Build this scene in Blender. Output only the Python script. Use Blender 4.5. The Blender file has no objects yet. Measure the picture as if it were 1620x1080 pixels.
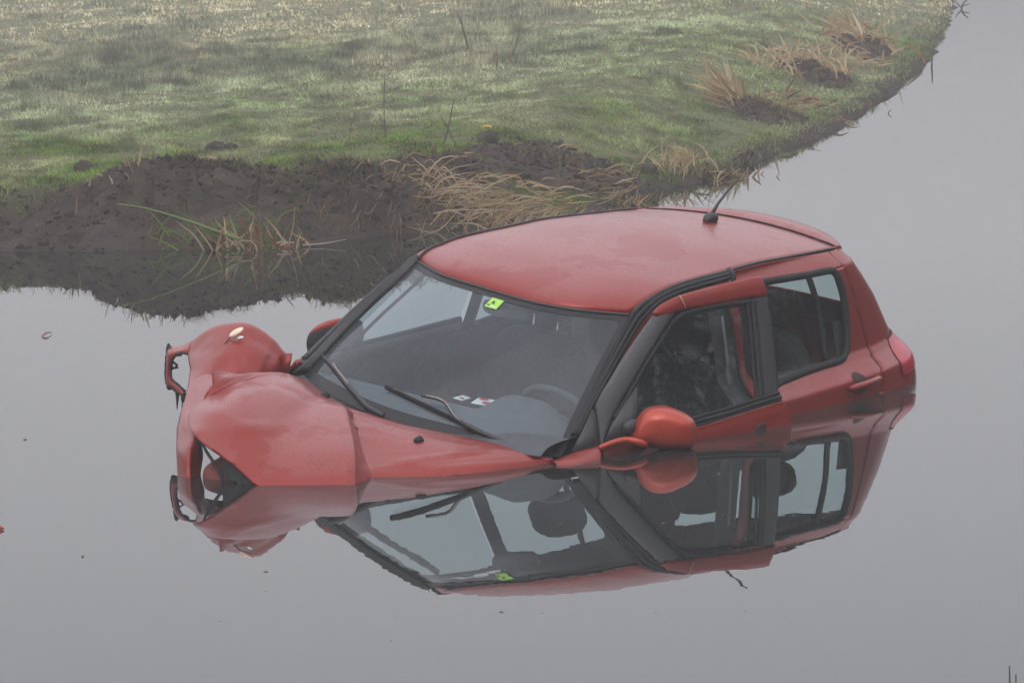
import bpy, math, json
import numpy as np
from mathutils import Matrix, Vector

# ------------------------------------------------------------------ camera, world, sun, exposure
scene = bpy.context.scene
R_ = math.radians
CAM_H = 2.3767
cam_data = bpy.data.cameras.new("camera")
cam = bpy.data.objects.new("camera", cam_data)
scene.collection.objects.link(cam)
cam_data.sensor_width = 36.0
cam_data.sensor_fit = 'HORIZONTAL'
cam_data.lens = 149.33
cam_data.clip_start = 0.2
cam_data.clip_end = 3000
cam.matrix_world = Matrix.Translation((0, 0, CAM_H)) @ Matrix.Rotation(R_(90 - 6.793), 4, 'X') @ Matrix.Rotation(R_(-2.042), 4, 'Z')
scene.camera = cam

world = bpy.data.worlds.new("World")
scene.world = world
world.use_nodes = True
wn, wl = world.node_tree.nodes, world.node_tree.links
wn.clear()
sky = wn.new('ShaderNodeTexSky')
sky.sky_type = 'NISHITA'
sky.sun_disc = False
sky.sun_elevation = R_(38)
sky.sun_rotation = R_(200)
sky.air_density = 1.2
sky.dust_density = 4.0
hs = wn.new('ShaderNodeHueSaturation')
hs.inputs['Saturation'].default_value = 0.22
mx = wn.new('ShaderNodeMix')
mx.data_type = 'RGBA'
mx.inputs['Factor'].default_value = 0.55
mx.inputs['B'].default_value = (9.1, 9.0, 9.85, 1)
bg = wn.new('ShaderNodeBackground')
bg.inputs['Strength'].default_value = 0.15
wo = wn.new('ShaderNodeOutputWorld')
wl.new(sky.outputs[0], hs.inputs['Color'])
wl.new(hs.outputs[0], mx.inputs['A'])
# overcast: paler overhead than at the misty horizon
wt = wn.new('ShaderNodeTexCoord'); wsx = wn.new('ShaderNodeSeparateXYZ')
wl.new(wt.outputs['Generated'], wsx.inputs[0])
wr = wn.new('ShaderNodeValToRGB')
we = wr.color_ramp.elements
we[0].position = 0.0; we[0].color = (.06, .06, .062, 1)
we[1].position = 1.0; we[1].color = (1, 1, 1, 1)
for p_, v_ in ((.03, .13), (.06, .34), (.10, .545), (.16, .63), (.35, .80)):
    e_ = we.new(p_); e_.color = (v_, v_, v_*1.005, 1)
wl.new(wsx.outputs['Z'], wr.inputs['Fac'])
wm = wn.new('ShaderNodeMix'); wm.data_type = 'RGBA'; wm.blend_type = 'MULTIPLY'; wm.inputs['Factor'].default_value = 1.0
wl.new(mx.outputs['Result'], wm.inputs['A']); wl.new(wr.outputs['Color'], wm.inputs['B'])
wl.new(wm.outputs['Result'], bg.inputs['Color'])
wl.new(bg.outputs[0], wo.inputs['Surface'])

sun_data = bpy.data.lights.new("sun", 'SUN')
sun_data.energy = 0.5
sun_data.angle = R_(100)
sun_data.color = (1.0, 0.97, 0.93)
sun = bpy.data.objects.new("sun", sun_data)
scene.collection.objects.link(sun)
sun.rotation_euler = (R_(52), 0, R_(-20))

vs = scene.view_settings
vs.view_transform = 'Standard'
vs.look = 'None'
vs.exposure = 0.52
vs.gamma = 1.0
vs.use_curve_mapping = False
scene.cycles.max_bounces = 8
scene.cycles.transparent_max_bounces = 24
scene.cycles.volume_bounces = 1
scene.cycles.volume_step_rate = 1.0
scene.cycles.caustics_reflective = False
scene.cycles.caustics_refractive = False
scene.cycles.use_denoising = True
scene.cycles.sample_clamp_indirect = 4.0

# ------------------------------------------------------------------ measured shape data (car frame, metres: x forward, y to its left, z up)
D = {
 'roof_front': [[0.126,-0.528,1.408],[0.254,-0.304,1.408],[0.3,-0.081,1.405],[0.335,0.219,1.4],[0.287,0.399,1.395],[0.152,0.551,1.383]],
 'ditch': [[0.136,0.54,1.379],[0.09,0.545,1.407],[0.008,0.55,1.432],[-0.127,0.55,1.453],[-0.295,0.548,1.458],[-0.509,0.545,1.457],[-0.735,0.54,1.458],[-0.965,0.53,1.447],[-1.196,0.52,1.435],[-1.435,0.503,1.421]],
 'pilR_in': [[0.133,-0.523,1.402],[0.17,-0.531,1.369],[0.238,-0.546,1.323],[0.344,-0.57,1.253],[0.444,-0.593,1.18],[0.546,-0.614,1.102],[0.664,-0.64,1.002]],
 'pilR_out': [[0.106,-0.545,1.417],[0.145,-0.553,1.401],[0.215,-0.568,1.364],[0.322,-0.59,1.299],[0.423,-0.613,1.226],[0.523,-0.635,1.138],[0.63,-0.655,1.059],[0.731,-0.67,1.0]],
 'pilL_in': [[0.136,0.54,1.379],[0.209,0.555,1.333],[0.321,0.58,1.254],[0.459,0.61,1.155],[0.596,0.64,1.053],[0.716,0.665,0.954]],
 'pilL_out': [[0.091,0.575,1.341],[0.164,0.589,1.304],[0.27,0.611,1.246],[0.408,0.639,1.167],[0.531,0.665,1.1],[0.683,0.695,0.954]],
 'hood_back': [[0.765,-0.629,1.0],[0.771,-0.601,1.0],[0.778,-0.573,1.0],[0.788,-0.542,1.0],[0.843,-0.455,1.0],[0.89,-0.382,0.999],[0.918,-0.324,0.997],[0.949,-0.264,0.996],[0.976,-0.182,0.994],[0.952,0.075,0.975],[0.858,0.372,0.95],[0.794,0.67,0.924]],
 'hood_front': [[1.286,-0.614,1.113],[1.327,-0.579,1.079],[1.417,-0.556,1.028],[1.508,-0.536,0.99],[1.681,-0.347,0.985],[1.688,-0.175,0.925],[1.691,0.005,0.86],[1.546,0.298,0.896],[1.368,0.248,0.883],[1.244,0.457,0.908],[1.009,0.608,0.921],[0.793,0.67,0.921]],
 'hood_top': [[1.153,-0.622,1.08],[1.028,-0.628,1.046],[0.865,-0.632,1.015]],
 'fen0': [[0.759,-1.177,1.042],[0.761,-1.12,1.087],[0.766,-1.035,1.138],[0.767,-0.907,1.172],[0.729,-0.818,1.149],[0.714,-0.752,1.096],[0.713,-0.707,1.042],[0.746,-0.689,0.978]],
 'fen1': [[0.823,-1.138,1.009],[0.846,-1.06,1.059],[0.86,-0.954,1.113],[0.852,-0.846,1.139],[0.804,-0.777,1.121],[0.772,-0.725,1.074],[0.751,-0.704,1.028],[0.769,-0.683,0.967]],
 'fen2': [[0.934,-1.03,0.982],[0.967,-0.947,1.029],[0.97,-0.858,1.07],[0.943,-0.773,1.087],[0.884,-0.724,1.071],[0.83,-0.696,1.042],[0.802,-0.684,1.003],[0.801,-0.676,0.963]],
 'fen3': [[1.078,-0.915,0.958],[1.092,-0.839,0.995],[1.081,-0.761,1.019],[1.05,-0.687,1.028],[0.994,-0.642,1.017],[0.934,-0.626,1.0],[0.89,-0.629,0.982],[0.869,-0.632,0.962]],
 'band_out': [[0.934,-1.03,0.982],[1.054,-0.932,0.956],[1.177,-0.842,0.942],[1.305,-0.756,0.917],[1.429,-0.663,0.88],[1.547,-0.564,0.853],[1.623,-0.484,0.788],[1.672,-0.424,0.747]],
 'band_mid': [[0.997,-0.914,1.002],[1.123,-0.811,0.985],[1.269,-0.715,0.957],[1.439,-0.603,0.937],[1.543,-0.517,0.905],[1.623,-0.45,0.875],[1.654,-0.411,0.809],[1.695,-0.357,0.765]],
 'band_in': [[1.05,-0.787,1.019],[1.166,-0.705,1.013],[1.311,-0.624,0.982],[1.471,-0.531,0.957],[1.553,-0.465,0.917],[1.607,-0.428,0.872],[1.627,-0.408,0.804],[1.661,-0.361,0.758]],
 'piece_out': [[0.758,-1.175,1.045],[0.743,-1.25,1.007],[0.728,-1.326,0.98],[0.728,-1.33,0.918],[0.739,-1.314,0.84],[0.752,-1.261,0.826],[0.79,-1.176,0.82]],
 'piece_in': [[0.811,-1.138,1.007],[0.8,-1.19,1.001],[0.79,-1.238,0.972],[0.769,-1.267,0.918],[0.771,-1.263,0.877],[0.787,-1.215,0.865],[0.817,-1.151,0.853]],
 'tab': [[0.743,-0.715,1.045],[0.734,-0.708,1.079],[0.739,-0.666,1.088],[0.753,-0.661,1.049],[0.756,-0.673,1.003],[0.753,-0.701,0.997]],
 'indicator': [[0.855,-0.851,1.146]],
 'fen_left': [[0.836,0.7,0.935],[0.709,0.72,0.954],[0.604,0.745,0.963],[0.667,0.8,0.913],[0.813,0.79,0.93],[0.866,0.74,0.922]],
 'garnish': [[0.719,0.7,0.957],[0.641,0.69,1.018],[0.561,0.675,1.089],[0.549,0.695,1.036],[0.56,0.715,0.992],[0.588,0.74,0.956],[0.662,0.725,0.954]],
 'd_top_u': [[0.11,0.624,1.386],[0.074,0.621,1.411],[0.008,0.629,1.429],[-0.046,0.636,1.44],[-0.149,0.656,1.451],[-0.263,0.679,1.459],[-0.434,0.713,1.474],[-0.491,0.726,1.473]],
 'd_top_l': [[0.098,0.628,1.383],[0.054,0.641,1.378],[-0.019,0.653,1.39],[-0.056,0.661,1.39],[-0.149,0.682,1.391],[-0.25,0.704,1.395],[-0.37,0.731,1.399],[-0.444,0.749,1.398],[-0.498,0.762,1.398]],
 'd_sash_l': [[0.102,0.624,1.39],[0.197,0.629,1.329],[0.303,0.636,1.256],[0.421,0.648,1.169],[0.519,0.657,1.096],[0.534,0.688,1.019],[0.555,0.714,0.95]],
 'd_sash_r': [[-0.016,0.652,1.39],[0.085,0.66,1.318],[0.186,0.67,1.244],[0.291,0.68,1.166],[0.397,0.691,1.085],[0.464,0.701,1.028],[0.535,0.718,0.953]],
 'd_bs_l': [[-0.415,0.744,1.394],[-0.393,0.778,1.307],[-0.369,0.814,1.214],[-0.344,0.849,1.12],[-0.316,0.885,1.025]],
 'd_bs_r': [[-0.498,0.762,1.398],[-0.485,0.803,1.298],[-0.457,0.849,1.18],[-0.432,0.885,1.087],[-0.406,0.912,1.013]],
 'd_glass': [[-0.005,0.661,1.363],[-0.08,0.669,1.384],[-0.25,0.704,1.395],[-0.426,0.746,1.395],[-0.369,0.824,1.19],[-0.319,0.889,1.018],[-0.124,0.852,1.0],[0.082,0.812,0.981],[0.38,0.748,0.967],[0.51,0.721,0.959],[0.39,0.703,1.061],[0.225,0.683,1.194],[0.109,0.671,1.283]],
 'd_sail': [[0.302,0.689,1.139],[0.367,0.752,0.965],[0.465,0.734,0.953],[0.546,0.717,0.949],[0.474,0.702,1.019],[0.393,0.695,1.08]],
 'd_seal': [[0.381,0.749,0.964],[0.219,0.786,0.966],[0.044,0.822,0.979],[-0.12,0.855,0.991],[-0.295,0.888,1.009],[-0.412,0.91,1.019]],
 'd_belt': [[0.553,0.716,0.948],[0.466,0.736,0.949],[0.372,0.752,0.961],[0.222,0.789,0.957],[0.05,0.827,0.963],[-0.116,0.859,0.979],[-0.291,0.892,0.997],[-0.417,0.917,1.007]],
 'd_seal_top': [[0.034,0.66,1.346],[-0.015,0.66,1.371],[-0.08,0.669,1.384],[-0.25,0.705,1.393],[-0.417,0.746,1.391]],
 'd_seal_rear': [[-0.417,0.746,1.391],[-0.384,0.796,1.26],[-0.346,0.845,1.132],[-0.315,0.886,1.023]],
 'd_seal_front': [[0.009,0.659,1.36],[0.126,0.668,1.28],[0.241,0.678,1.196],[0.333,0.689,1.124],[0.445,0.698,1.044]],
 'd_hand': [[-0.266,0.92,0.921]],
 'd_tape': [[-0.036,0.634,1.44],[-0.045,0.648,1.413],[-0.049,0.66,1.389]],
 'mir': [[0.418,0.762,0.966],[0.413,0.764,0.996],[0.405,0.77,1.026],[0.394,0.781,1.057],[0.383,0.795,1.079],[0.368,0.814,1.094],[0.353,0.836,1.101],[0.337,0.86,1.103],[0.322,0.885,1.098],[0.305,0.913,1.088],[0.289,0.939,1.075],[0.278,0.96,1.057],[0.274,0.972,1.033],[0.274,0.976,1.004],[0.278,0.977,0.969],[0.286,0.968,0.951],[0.3,0.948,0.942],[0.327,0.908,0.936],[0.357,0.863,0.936],[0.387,0.814,0.948]],
 'mir_stalk': [[0.591,0.74,0.949],[0.545,0.76,0.963],[0.483,0.79,0.973],[0.455,0.83,0.968],[0.431,0.85,0.956]],
 'mirr': [[0.413,-0.818,1.004],[0.414,-0.826,1.04],[0.405,-0.823,1.082],[0.389,-0.808,1.114],[0.368,-0.783,1.139],[0.344,-0.754,1.154],[0.324,-0.727,1.158],[0.312,-0.709,1.147],[0.317,-0.7,1.064],[0.362,-0.747,0.994],[0.396,-0.79,0.975]],
 'rwin': [[-0.714,0.606,1.39],[-0.866,0.606,1.384],[-1.059,0.606,1.376],[-1.197,0.606,1.372],[-1.243,0.607,1.367],[-1.27,0.612,1.343],[-1.289,0.63,1.251],[-1.276,0.665,1.124],[-1.248,0.69,1.043],[-1.21,0.7,1.021],[-1.149,0.705,1.013],[-1.082,0.71,1.014],[-0.89,0.715,1.011],[-0.697,0.72,1.003],[-0.567,0.725,1.005]],
 'rdiv': [[-1.059,0.606,1.376],[-1.095,0.645,1.202],[-1.081,0.71,1.019]],
 'rseam': [[-1.326,0.53,1.424],[-1.324,0.554,1.409],[-1.34,0.589,1.375],[-1.366,0.622,1.293],[-1.395,0.652,1.185],[-1.41,0.668,1.132],[-1.424,0.692,1.036],[-1.422,0.728,0.998],[-1.405,0.779,0.96],[-1.384,0.808,0.916],[-1.358,0.82,0.867],[-1.3,0.83,0.78]],
 'handle': [[-1.074,0.815,0.935],[-1.316,0.8,0.936],[-1.213,0.775,0.964],[-1.218,0.8,0.922],[-1.171,0.82,0.89]],
 'tail': [[-1.572,0.709,1.031],[-1.677,0.692,1.028],[-1.807,0.66,0.96],[-1.874,0.66,0.896],[-1.854,0.68,0.878],[-1.57,0.76,0.928],[-1.56,0.74,0.978]],
 'bp': [[-0.52,0.58,1.317],[-0.475,0.68,0.953]],
 'belt': [[-0.476,0.55,1.289],[-0.492,0.57,1.175],[-0.489,0.6,0.983]],
 'rail_low': [[0.093,0.6,1.349],[0.068,0.6,1.404],[-0.042,0.6,1.436],[-0.219,0.6,1.448],[-0.449,0.598,1.448],[-0.484,0.6,1.436]],
 'levels': [[1.435,0.525,-1.61],[1.4,0.575,-1.58],[1.37,0.606,-1.625],[1.3,0.628,-1.71],[1.2,0.656,-1.82],[1.12,0.678,-1.88],[1.06,0.694,-1.925],[1.03,0.703,-1.945],[1.0,0.73,-1.96],[0.97,0.77,-1.99],[0.95,0.803,-1.985],[0.93,0.81,-2.0],[0.876,0.822,-2.04],[0.8,0.838,-2.045],[0.7,0.845,-2.005],[0.55,0.84,-2.045],[0.35,0.82,-2.095]],
}

# ------------------------------------------------------------------ helpers
COL = scene.collection
rng = np.random.default_rng(7)

def A(v): return np.asarray(v, dtype=float)

def tag(o, label=None, cat=None, group=None, kind=None):
    if label: o['label'] = label
    if cat: o['category'] = cat
    if group: o['group'] = group
    if kind: o['kind'] = kind
    return o

def empty(name, loc=(0, 0, 0), rz=0.0):
    o = bpy.data.objects.new(name, None)
    o.empty_display_size = 0.1
    o.location = loc
    o.rotation_euler = (0, 0, rz)
    COL.objects.link(o)
    return o

def raw_mesh(name, V, F, mat=None, smooth=True):
    """V (n,3); F list of index tuples, or an int array (m,3) / (m,4)."""
    me = bpy.data.meshes.new(name)
    V = np.asarray(V, dtype=np.float32)
    if isinstance(F, np.ndarray):
        k = F.shape[1]
        me.vertices.add(len(V)); me.vertices.foreach_set('co', V.ravel())
        me.loops.add(F.size); me.loops.foreach_set('vertex_index', F.ravel().astype(np.int32))
        me.polygons.add(len(F))
        me.polygons.foreach_set('loop_start', np.arange(0, F.size, k, dtype=np.int32))
        me.update(calc_edges=True)
    else:
        me.from_pydata([tuple(map(float, v)) for v in V], [], [tuple(map(int, f)) for f in F])
        me.update()
    if mat: me.materials.append(mat)
    if smooth: me.polygons.foreach_set('use_smooth', np.ones(len(me.polygons), dtype=bool))
    return me

def obj(name, V, F, mat, parent=None, smooth=True, solid=0.0, bevel=0.0, offset=-1.0, subdiv=0):
    me = raw_mesh(name, V, F, mat, smooth)
    o = bpy.data.objects.new(name, me)
    COL.objects.link(o)
    if parent: o.parent = parent
    if solid:
        m = o.modifiers.new('solid', 'SOLIDIFY'); m.thickness = solid; m.offset = offset
    if bevel:
        m = o.modifiers.new('bevel', 'BEVEL'); m.width = bevel; m.segments = 2; m.limit_method = 'ANGLE'
    if subdiv:
        m = o.modifiers.new('sub', 'SUBSURF'); m.levels = subdiv; m.render_levels = subdiv
    return o

class MB:
    """collects shapes that make up ONE part"""
    def __init__(s): s.V = []; s.F = []; s.n = 0
    def add(s, V, F):
        V = A(V); s.V.append(V)
        s.F += [tuple(int(i) + s.n for i in f) for f in F]
        s.n += len(V); return s
    def build(s, name, mat, parent=None, **k): return obj(name, np.concatenate(s.V), s.F, mat, parent, **k)

def resample(P, n):
    """Catmull-Rom through the points, chord-length parameter, n samples"""
    P = A(P)
    if len(P) == 2:
        t = np.linspace(0, 1, n)[:, None]; return P[0] * (1 - t) + P[1] * t
    d = np.r_[0, np.cumsum(np.maximum(np.linalg.norm(np.diff(P, axis=0), axis=1), 1e-6))]
    m = np.empty_like(P)
    m[1:-1] = (P[2:] - P[:-2]) / (d[2:] - d[:-2])[:, None]
    m[0] = (P[1] - P[0]) / (d[1] - d[0]); m[-1] = (P[-1] - P[-2]) / (d[-1] - d[-2])
    u = np.linspace(0, d[-1], n)
    i = np.clip(np.searchsorted(d, u, side='right') - 1, 0, len(P) - 2)
    h = (d[i + 1] - d[i])[:, None]; t = (u - d[i])[:, None] / h
    return ((2*t**3 - 3*t**2 + 1) * P[i] + (t**3 - 2*t**2 + t) * h * m[i] +
            (-2*t**3 + 3*t**2) * P[i + 1] + (t**3 - t**2) * h * m[i + 1])

def uresample(P, n):
    """same with a uniform parameter, so rows of a net stay matched"""
    P = A(P); k = len(P)
    if k == 2:
        t = np.linspace(0, 1, n)[:, None]; return P[0] * (1 - t) + P[1] * t
    m = np.empty_like(P); m[1:-1] = (P[2:] - P[:-2]) / 2; m[0] = P[1] - P[0]; m[-1] = P[-1] - P[-2]
    u = np.linspace(0, k - 1, n); i = np.clip(u.astype(int), 0, k - 2); t = (u - i)[:, None]
    return ((2*t**3 - 3*t**2 + 1) * P[i] + (t**3 - 2*t**2 + t) * m[i] + (-2*t**3 + 3*t**2) * P[i + 1] + (t**3 - t**2) * m[i + 1])

def net(rows, nr, nc):
    rows = np.stack([uresample(r, nc) for r in rows])
    return np.stack([uresample(rows[:, j], nr) for j in range(nc)], axis=1)

def gfaces(nr, nc, wrap=False, base=0):
    F = []
    for i in range(nr - 1):
        for j in range(nc - (0 if wrap else 1)):
            j2 = (j + 1) % nc
            F.append((base + i*nc + j, base + i*nc + j2, base + (i+1)*nc + j2, base + (i+1)*nc + j))
    return F

def grid_obj(name, G, mat, parent=None, keep=None, **k):
    nr, nc = G.shape[:2]
    F = gfaces(nr, nc)
    V = G.reshape(-1, 3)
    if keep is not None:
        C = np.array([V[list(f)].mean(0) for f in F])
        ok = keep(C); F = [f for f, b in zip(F, ok) if b]
    return obj(name, V, F, mat, parent, **k)

def normals(G):
    du = np.gradient(G, axis=1); dv = np.gradient(G, axis=0)
    n = np.cross(du, dv); return n / np.maximum(np.linalg.norm(n, axis=2, keepdims=True), 1e-9)

def tube_vf(P, r, n=8, cap=True, squash=1.0, up=(0, 0, 1)):
    P = A(P); m = len(P)
    r = np.broadcast_to(A(r), (m,)).astype(float)
    T = np.gradient(P, axis=0); T /= np.maximum(np.linalg.norm(T, axis=1, keepdims=True), 1e-9)
    U = A(up); V = []
    for i in range(m):
        a = U - T[i] * (U @ T[i])
        if np.linalg.norm(a) < 1e-4: a = A((1, 0, 0)) - T[i] * T[i][0]
        a /= np.linalg.norm(a); b = np.cross(T[i], a)
        for k in range(n):
            q = 2*math.pi*k/n
            V.append(P[i] + r[i] * (math.cos(q) * a * squash + math.sin(q) * b))
    F = gfaces(m, n, wrap=True)
    if cap: F += [tuple(range(n))[::-1], tuple((m-1)*n + k for k in range(n))]
    return np.array(V), F

def tube(name, P, r, mat, parent=None, n=8, **k):
    V, F = tube_vf(P, r, n, **k); return obj(name, V, F, mat, parent)

def band(a, b, nl, na, crown=0.0, out=(0, 1, 0)):
    a = resample(a, nl); b = resample(b, nl); s = np.linspace(0, 1, na)
    G = np.stack([a * (1 - t) + b * t + A(out) * crown * 4 * t * (1 - t) for t in s])
    return G

def blob_vf(c, rad, nu=16, nv=10, e=1.0, M=None):
    V = []; c = A(c); rad = A(rad)
    for i in range(nv + 1):
        p = math.pi * i / nv
        for j in range(nu):
            q = 2*math.pi*j/nu
            d = A((math.sin(p)*math.cos(q), math.sin(p)*math.sin(q), math.cos(p)))
            d = np.sign(d) * np.abs(d) ** e
            d = d * rad
            if M is not None: d = M @ d
            V.append(c + d)
    return np.array(V), gfaces(nv + 1, nu, wrap=True)

def box_vf(lo, hi):
    x0, y0, z0 = lo; x1, y1, z1 = hi
    V = [(x0,y0,z0),(x1,y0,z0),(x1,y1,z0),(x0,y1,z0),(x0,y0,z1),(x1,y0,z1),(x1,y1,z1),(x0,y1,z1)]
    return A(V), [(3,2,1,0),(4,5,6,7),(0,1,5,4),(1,2,6,5),(2,3,7,6),(3,0,4,7)]

def in_poly(x, y, P):
    P = A(P); r = np.zeros(len(x), bool); j = len(P) - 1
    for i in range(len(P)):
        xi, yi, xj, yj = P[i][0], P[i][1], P[j][0], P[j][1]
        c = ((yi > y) != (yj > y)) & (x < (xj - xi) * (y - yi) / (yj - yi + 1e-12) + xi)
        r ^= c; j = i
    return r

def hash2(i, j, s):
    h = (i.astype(np.int64) * 374761393 + j.astype(np.int64) * 668265263 + s * 1274126177) & 0xffffffff
    h = ((h ^ (h >> 13)) * 1274126177) & 0xffffffff
    return ((h ^ (h >> 16)) & 0xffffff) / float(0xffffff)

def vnoise(x, y, s=0):
    i = np.floor(x); j = np.floor(y); u = x - i; v = y - j
    u = u*u*(3-2*u); v = v*v*(3-2*v)
    a = hash2(i, j, s); b = hash2(i+1, j, s); c = hash2(i, j+1, s); d = hash2(i+1, j+1, s)
    return (a*(1-u)+b*u)*(1-v) + (c*(1-u)+d*u)*v

def fbm(x, y, s=0, o=4, g=.5):
    r = 0; a = 1; t = 0
    for k in range(o):
        r = r + a * vnoise(x, y, s + k); t += a; a *= g; x = x*2.03 + 11.3; y = y*2.03 + 5.7
    return r / t

def sstep(a, b, x):
    t = np.clip((x - a) / (b - a), 0, 1); return t*t*(3-2*t)

# ------------------------------------------------------------------ materials
def mat_base(name):
    m = bpy.data.materials.new(name); m.use_nodes = True
    nt = m.node_tree; return m, nt.nodes, nt.links, nt.nodes['Principled BSDF']

def mat(name, col, rough=.6, metal=0., spec=.5, noise=None, emit=None, coat=0.):
    m, n, l, p = mat_base(name)
    p.inputs['Base Color'].default_value = (*col, 1)
    p.inputs['Roughness'].default_value = rough
    p.inputs['Metallic'].default_value = metal
    p.inputs['Specular IOR Level'].default_value = spec
    p.inputs['Coat Weight'].default_value = coat
    if noise:
        sc, col2 = noise
        tc = n.new('ShaderNodeTexCoord'); t = n.new('ShaderNodeTexNoise')
        t.inputs['Scale'].default_value = sc; t.inputs['Detail'].default_value = 5
        l.new(tc.outputs['Object'], t.inputs['Vector'])
        r = n.new('ShaderNodeValToRGB')
        r.color_ramp.elements[0].position = .35; r.color_ramp.elements[1].position = .65
        r.color_ramp.elements[0].color = (*col, 1); r.color_ramp.elements[1].color = (*col2, 1)
        l.new(t.outputs['Fac'], r.inputs['Fac']); l.new(r.outputs['Color'], p.inputs['Base Color'])
    if emit:
        p.inputs['Emission Color'].default_value = (*emit[0], 1)
        p.inputs['Emission Strength'].default_value = emit[1]
    return m

def ramp(n, l, src, p0, p1, c0=(0,0,0,1), c1=(1,1,1,1)):
    r = n.new('ShaderNodeValToRGB'); e = r.color_ramp.elements
    e[0].position = p0; e[1].position = p1; e[0].color = c0; e[1].color = c1
    l.new(src, r.inputs['Fac']); return r.outputs['Color']

def noise_tex(n, l, vec, scale, detail=4, rough=.5):
    t = n.new('ShaderNodeTexNoise'); t.inputs['Scale'].default_value = scale
    t.inputs['Detail'].default_value = detail; t.inputs['Roughness'].default_value = rough
    l.new(vec, t.inputs['Vector']); return t.outputs['Fac']

def math_n(n, l, op, a, b):
    m = n.new('ShaderNodeMath'); m.operation = op
    for k, v in ((0, a), (1, b)):
        if isinstance(v, (int, float)): m.inputs[k].default_value = v
        else: l.new(v, m.inputs[k])
    return m.outputs[0]

def mix_col(n, l, fac, a, b):
    m = n.new('ShaderNodeMix'); m.data_type = 'RGBA'
    for key, v in (('Factor', fac), ('A', a), ('B', b)):
        if isinstance(v, (int, float)): m.inputs[key].default_value = v
        elif isinstance(v, tuple): m.inputs[key].default_value = v
        else: l.new(v, m.inputs[key])
    return m.outputs['Result']

def make_paint(name, dewy):
    """red metallic paint; a film of dew drops lies on faces that look up, with wet patches where it has run off"""
    m, n, l, p = mat_base(name)
    tc = n.new('ShaderNodeTexCoord'); geo = n.new('ShaderNodeNewGeometry')
    sep = n.new('ShaderNodeSeparateXYZ'); l.new(geo.outputs['Normal'], sep.inputs[0])
    base = (0.34, 0.026, 0.012, 1)
    flake = noise_tex(n, l, tc.outputs['Object'], 900, 1)
    col = mix_col(n, l, flake, (0.190, 0.012, 0.006, 1), (0.310, 0.022, 0.010, 1))
    p.inputs['Metallic'].default_value = .3 if dewy else .35
    p.inputs['Roughness'].default_value = .42
    p.inputs['Coat Weight'].default_value = .46 if dewy else .7
    p.inputs['Specular IOR Level'].default_value = .25
    p.inputs['Coat Roughness'].default_value = .07
    if dewy:
        upf = ramp(n, l, sep.outputs['Z'], .50, 1.0)
        mp = n.new('ShaderNodeMapping'); mp.inputs['Scale'].default_value = (1.0, 1.0, 1.0)
        l.new(tc.outputs['Object'], mp.inputs['Vector'])
        patch = ramp(n, l, noise_tex(n, l, mp.outputs[0], 3.2, 8, .62), .45, .485)
        fine = ramp(n, l, noise_tex(n, l, tc.outputs['Object'], 230, 2), .30, .62)
        d = math_n(n, l, 'MULTIPLY', patch, fine)
        d = math_n(n, l, 'ADD', math_n(n, l, 'MULTIPLY', d, .90), .03)
        d = math_n(n, l, 'MULTIPLY', d, upf)
        sp2 = n.new('ShaderNodeSeparateXYZ'); l.new(geo.outputs['Position'], sp2.inputs[0])
        d = math_n(n, l, 'MULTIPLY', d, ramp(n, l, sp2.outputs['Z'], .012, .045))      # lapping water keeps the lowest edge free of dew
        col = mix_col(n, l, math_n(n, l, 'MULTIPLY', d, .13), col, (.62, .52, .54, 1))
        grime = ramp(n, l, noise_tex(n, l, tc.outputs['Object'], 75, 3), .60, .68)
        gpatch = ramp(n, l, noise_tex(n, l, tc.outputs['Object'], 2.1, 2), .50, .60)
        gm = math_n(n, l, 'MULTIPLY', math_n(n, l, 'MULTIPLY', grime, gpatch), .75)
        col = mix_col(n, l, gm, col, (.07, .03, .02, 1))
        so = n.new('ShaderNodeSeparateXYZ'); l.new(tc.outputs['Object'], so.inputs[0])
        back = math_n(n, l, 'MULTIPLY', ramp(n, l, math_n(n, l, 'MULTIPLY', so.outputs['X'], -1.0), .45, .95), ramp(n, l, math_n(n, l, 'SUBTRACT', so.outputs['Z'], .9), .50, .53))
        sp3 = ramp(n, l, noise_tex(n, l, tc.outputs['Object'], 62, 3), .57, .63)
        col = mix_col(n, l, math_n(n, l, 'MULTIPLY', math_n(n, l, 'MULTIPLY', sp3, back), .6), col, (.14, .03, .025, 1))      # fallen bits on the rear of the roof
        cr = math_n(n, l, 'ADD', math_n(n, l, 'MULTIPLY', d, .24), .07)
        l.new(cr, p.inputs['Coat Roughness'])
    else:
        col = mix_col(n, l, flake, (.32, .026, .011, 1), (.50, .055, .022, 1))
    l.new(col, p.inputs['Base Color'])
    return m

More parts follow.
